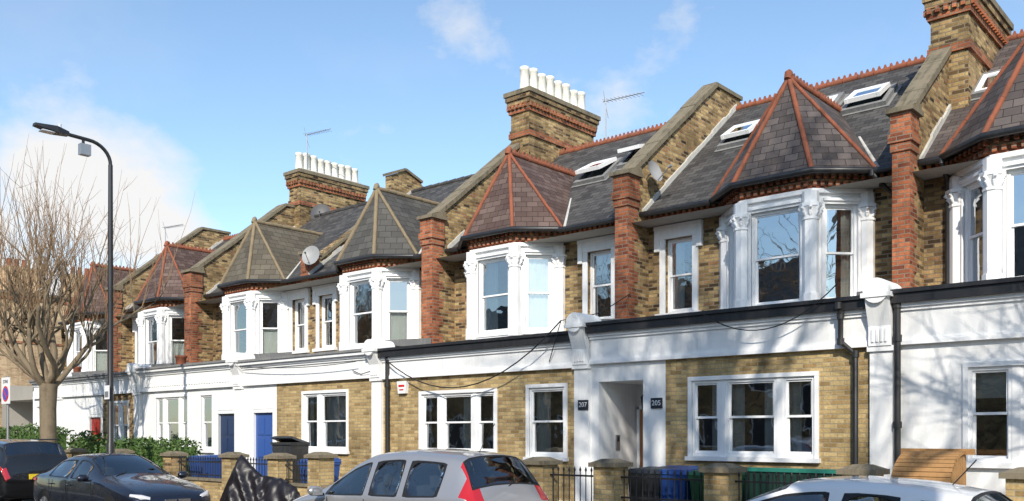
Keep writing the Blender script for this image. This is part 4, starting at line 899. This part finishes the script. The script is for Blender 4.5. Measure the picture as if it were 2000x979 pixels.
# ------------------------------------------------------------------ world, sun, camera
el = math.radians(33); hx, hy = .58, -.815
sun = bpy.data.lights.new('sun', 'SUN'); sun.energy = 5.0; sun.angle = math.radians(.5); sun.color = (1, .93, .82)
so = bpy.data.objects.new('sun', sun); scene.collection.objects.link(so)
d = V((hx * math.cos(el), hy * math.cos(el), math.sin(el))); so.rotation_euler = d.to_track_quat('Z', 'Y').to_euler(); so.location = (0, 0, 30)
w = bpy.data.worlds.new('World'); scene.world = w; w.use_nodes = True; nt = w.node_tree; nt.nodes.clear()
out = N(nt, 'ShaderNodeOutputWorld'); sky = N(nt, 'ShaderNodeTexSky', sky_type='NISHITA'); sky.sun_disc = False; sky.sun_elevation = el; sky.sun_rotation = math.atan2(hx, hy); sky.air_density = 1.0; sky.dust_density = .4; sky.ozone_density = 1.0
bg = N(nt, 'ShaderNodeBackground'); bg.inputs[1].default_value = .15
nt.links.new(mixc(nt, 1.0, sky.outputs[0], (1.3, 1.4, 1.42), 'MULTIPLY'), bg.inputs[0])
cb = N(nt, 'ShaderNodeBackground'); cb.inputs[0].default_value = (1, .985, .97, 1); cb.inputs[1].default_value = .95
tc = N(nt, 'ShaderNodeTexCoord'); D = tc.outputs['Generated']
mp = N(nt, 'ShaderNodeMapping'); mp.inputs['Scale'].default_value = (1, 1, 1.5); nt.links.new(D, mp.inputs[0])
n1 = noisef(nt, mp.outputs[0], 9, 8, .6); n2 = noisef(nt, mp.outputs[0], 2.4, 7, .6)
def sdir(r, u): return (V((-.66, .751, 0)) + V((.751, .66, 0)) * r + V((0, 0, 1)) * u).normalized()
acc = None
for (r, u, rad, amp) in ((-.44, .26, .11, 1.15), (-.5, .28, .08, 1.0), (-.385, .22, .07, 1.1), (-.55, .18, .12, 1.0), (-.02, .45, .1, .36), (.02, .5, .08, .3), (.12, .36, .11, .42), (.16, .44, .06, .2), (-.2, .06, .2, .45), (.13, .25, .12, .3)):
    vd = N(nt, 'ShaderNodeVectorMath', operation='DISTANCE'); nt.links.new(D, vd.inputs[0]); vd.inputs[1].default_value = sdir(r, u)
    mr = N(nt, 'ShaderNodeMapRange', interpolation_type='SMOOTHSTEP'); nt.links.new(vd.outputs['Value'], mr.inputs[0]); mr.inputs[1].default_value = 0; mr.inputs[2].default_value = rad * 1.35; mr.inputs[3].default_value = amp; mr.inputs[4].default_value = 0
    if acc is None: acc = mr.outputs[0]
    else:
        mx = N(nt, 'ShaderNodeMath', operation='MAXIMUM'); nt.links.new(acc, mx.inputs[0]); nt.links.new(mr.outputs[0], mx.inputs[1]); acc = mx.outputs[0]
nz = N(nt, 'ShaderNodeMath', operation='MULTIPLY_ADD'); nt.links.new(n1, nz.inputs[0]); nz.inputs[1].default_value = 1.7; nz.inputs[2].default_value = -1.0
ad = N(nt, 'ShaderNodeMath', operation='ADD'); nt.links.new(nz.outputs[0], ad.inputs[0]); nt.links.new(acc, ad.inputs[1])
r1 = ramp(nt, [(.08, (0, 0, 0)), (.7, (.97, .97, .97))]); nt.links.new(ad.outputs[0], r1.inputs[0])
r2 = ramp(nt, [(.5, (0, 0, 0)), (.85, (.22, .22, .22))]); nt.links.new(n2, r2.inputs[0])
mx = N(nt, 'ShaderNodeMath', operation='MAXIMUM'); nt.links.new(r1.outputs[0], mx.inputs[0]); nt.links.new(r2.outputs[0], mx.inputs[1])
ms = N(nt, 'ShaderNodeMixShader'); nt.links.new(mx.outputs[0], ms.inputs[0]); nt.links.new(bg.outputs[0], ms.inputs[1]); nt.links.new(cb.outputs[0], ms.inputs[2]); nt.links.new(ms.outputs[0], out.inputs[0])

cam = bpy.data.cameras.new('camera'); co = bpy.data.objects.new('camera', cam); scene.collection.objects.link(co); scene.camera = co
cam.sensor_width = 36; cam.lens = 32.4; cam.shift_y = .18; cam.clip_end = 2000; co.location = (0, 0, 1.85); co.rotation_euler = (math.pi / 2, 0, math.asin(.66))
scene.view_settings.view_transform = 'Standard'; scene.view_settings.look = 'None'; scene.view_settings.exposure = 0
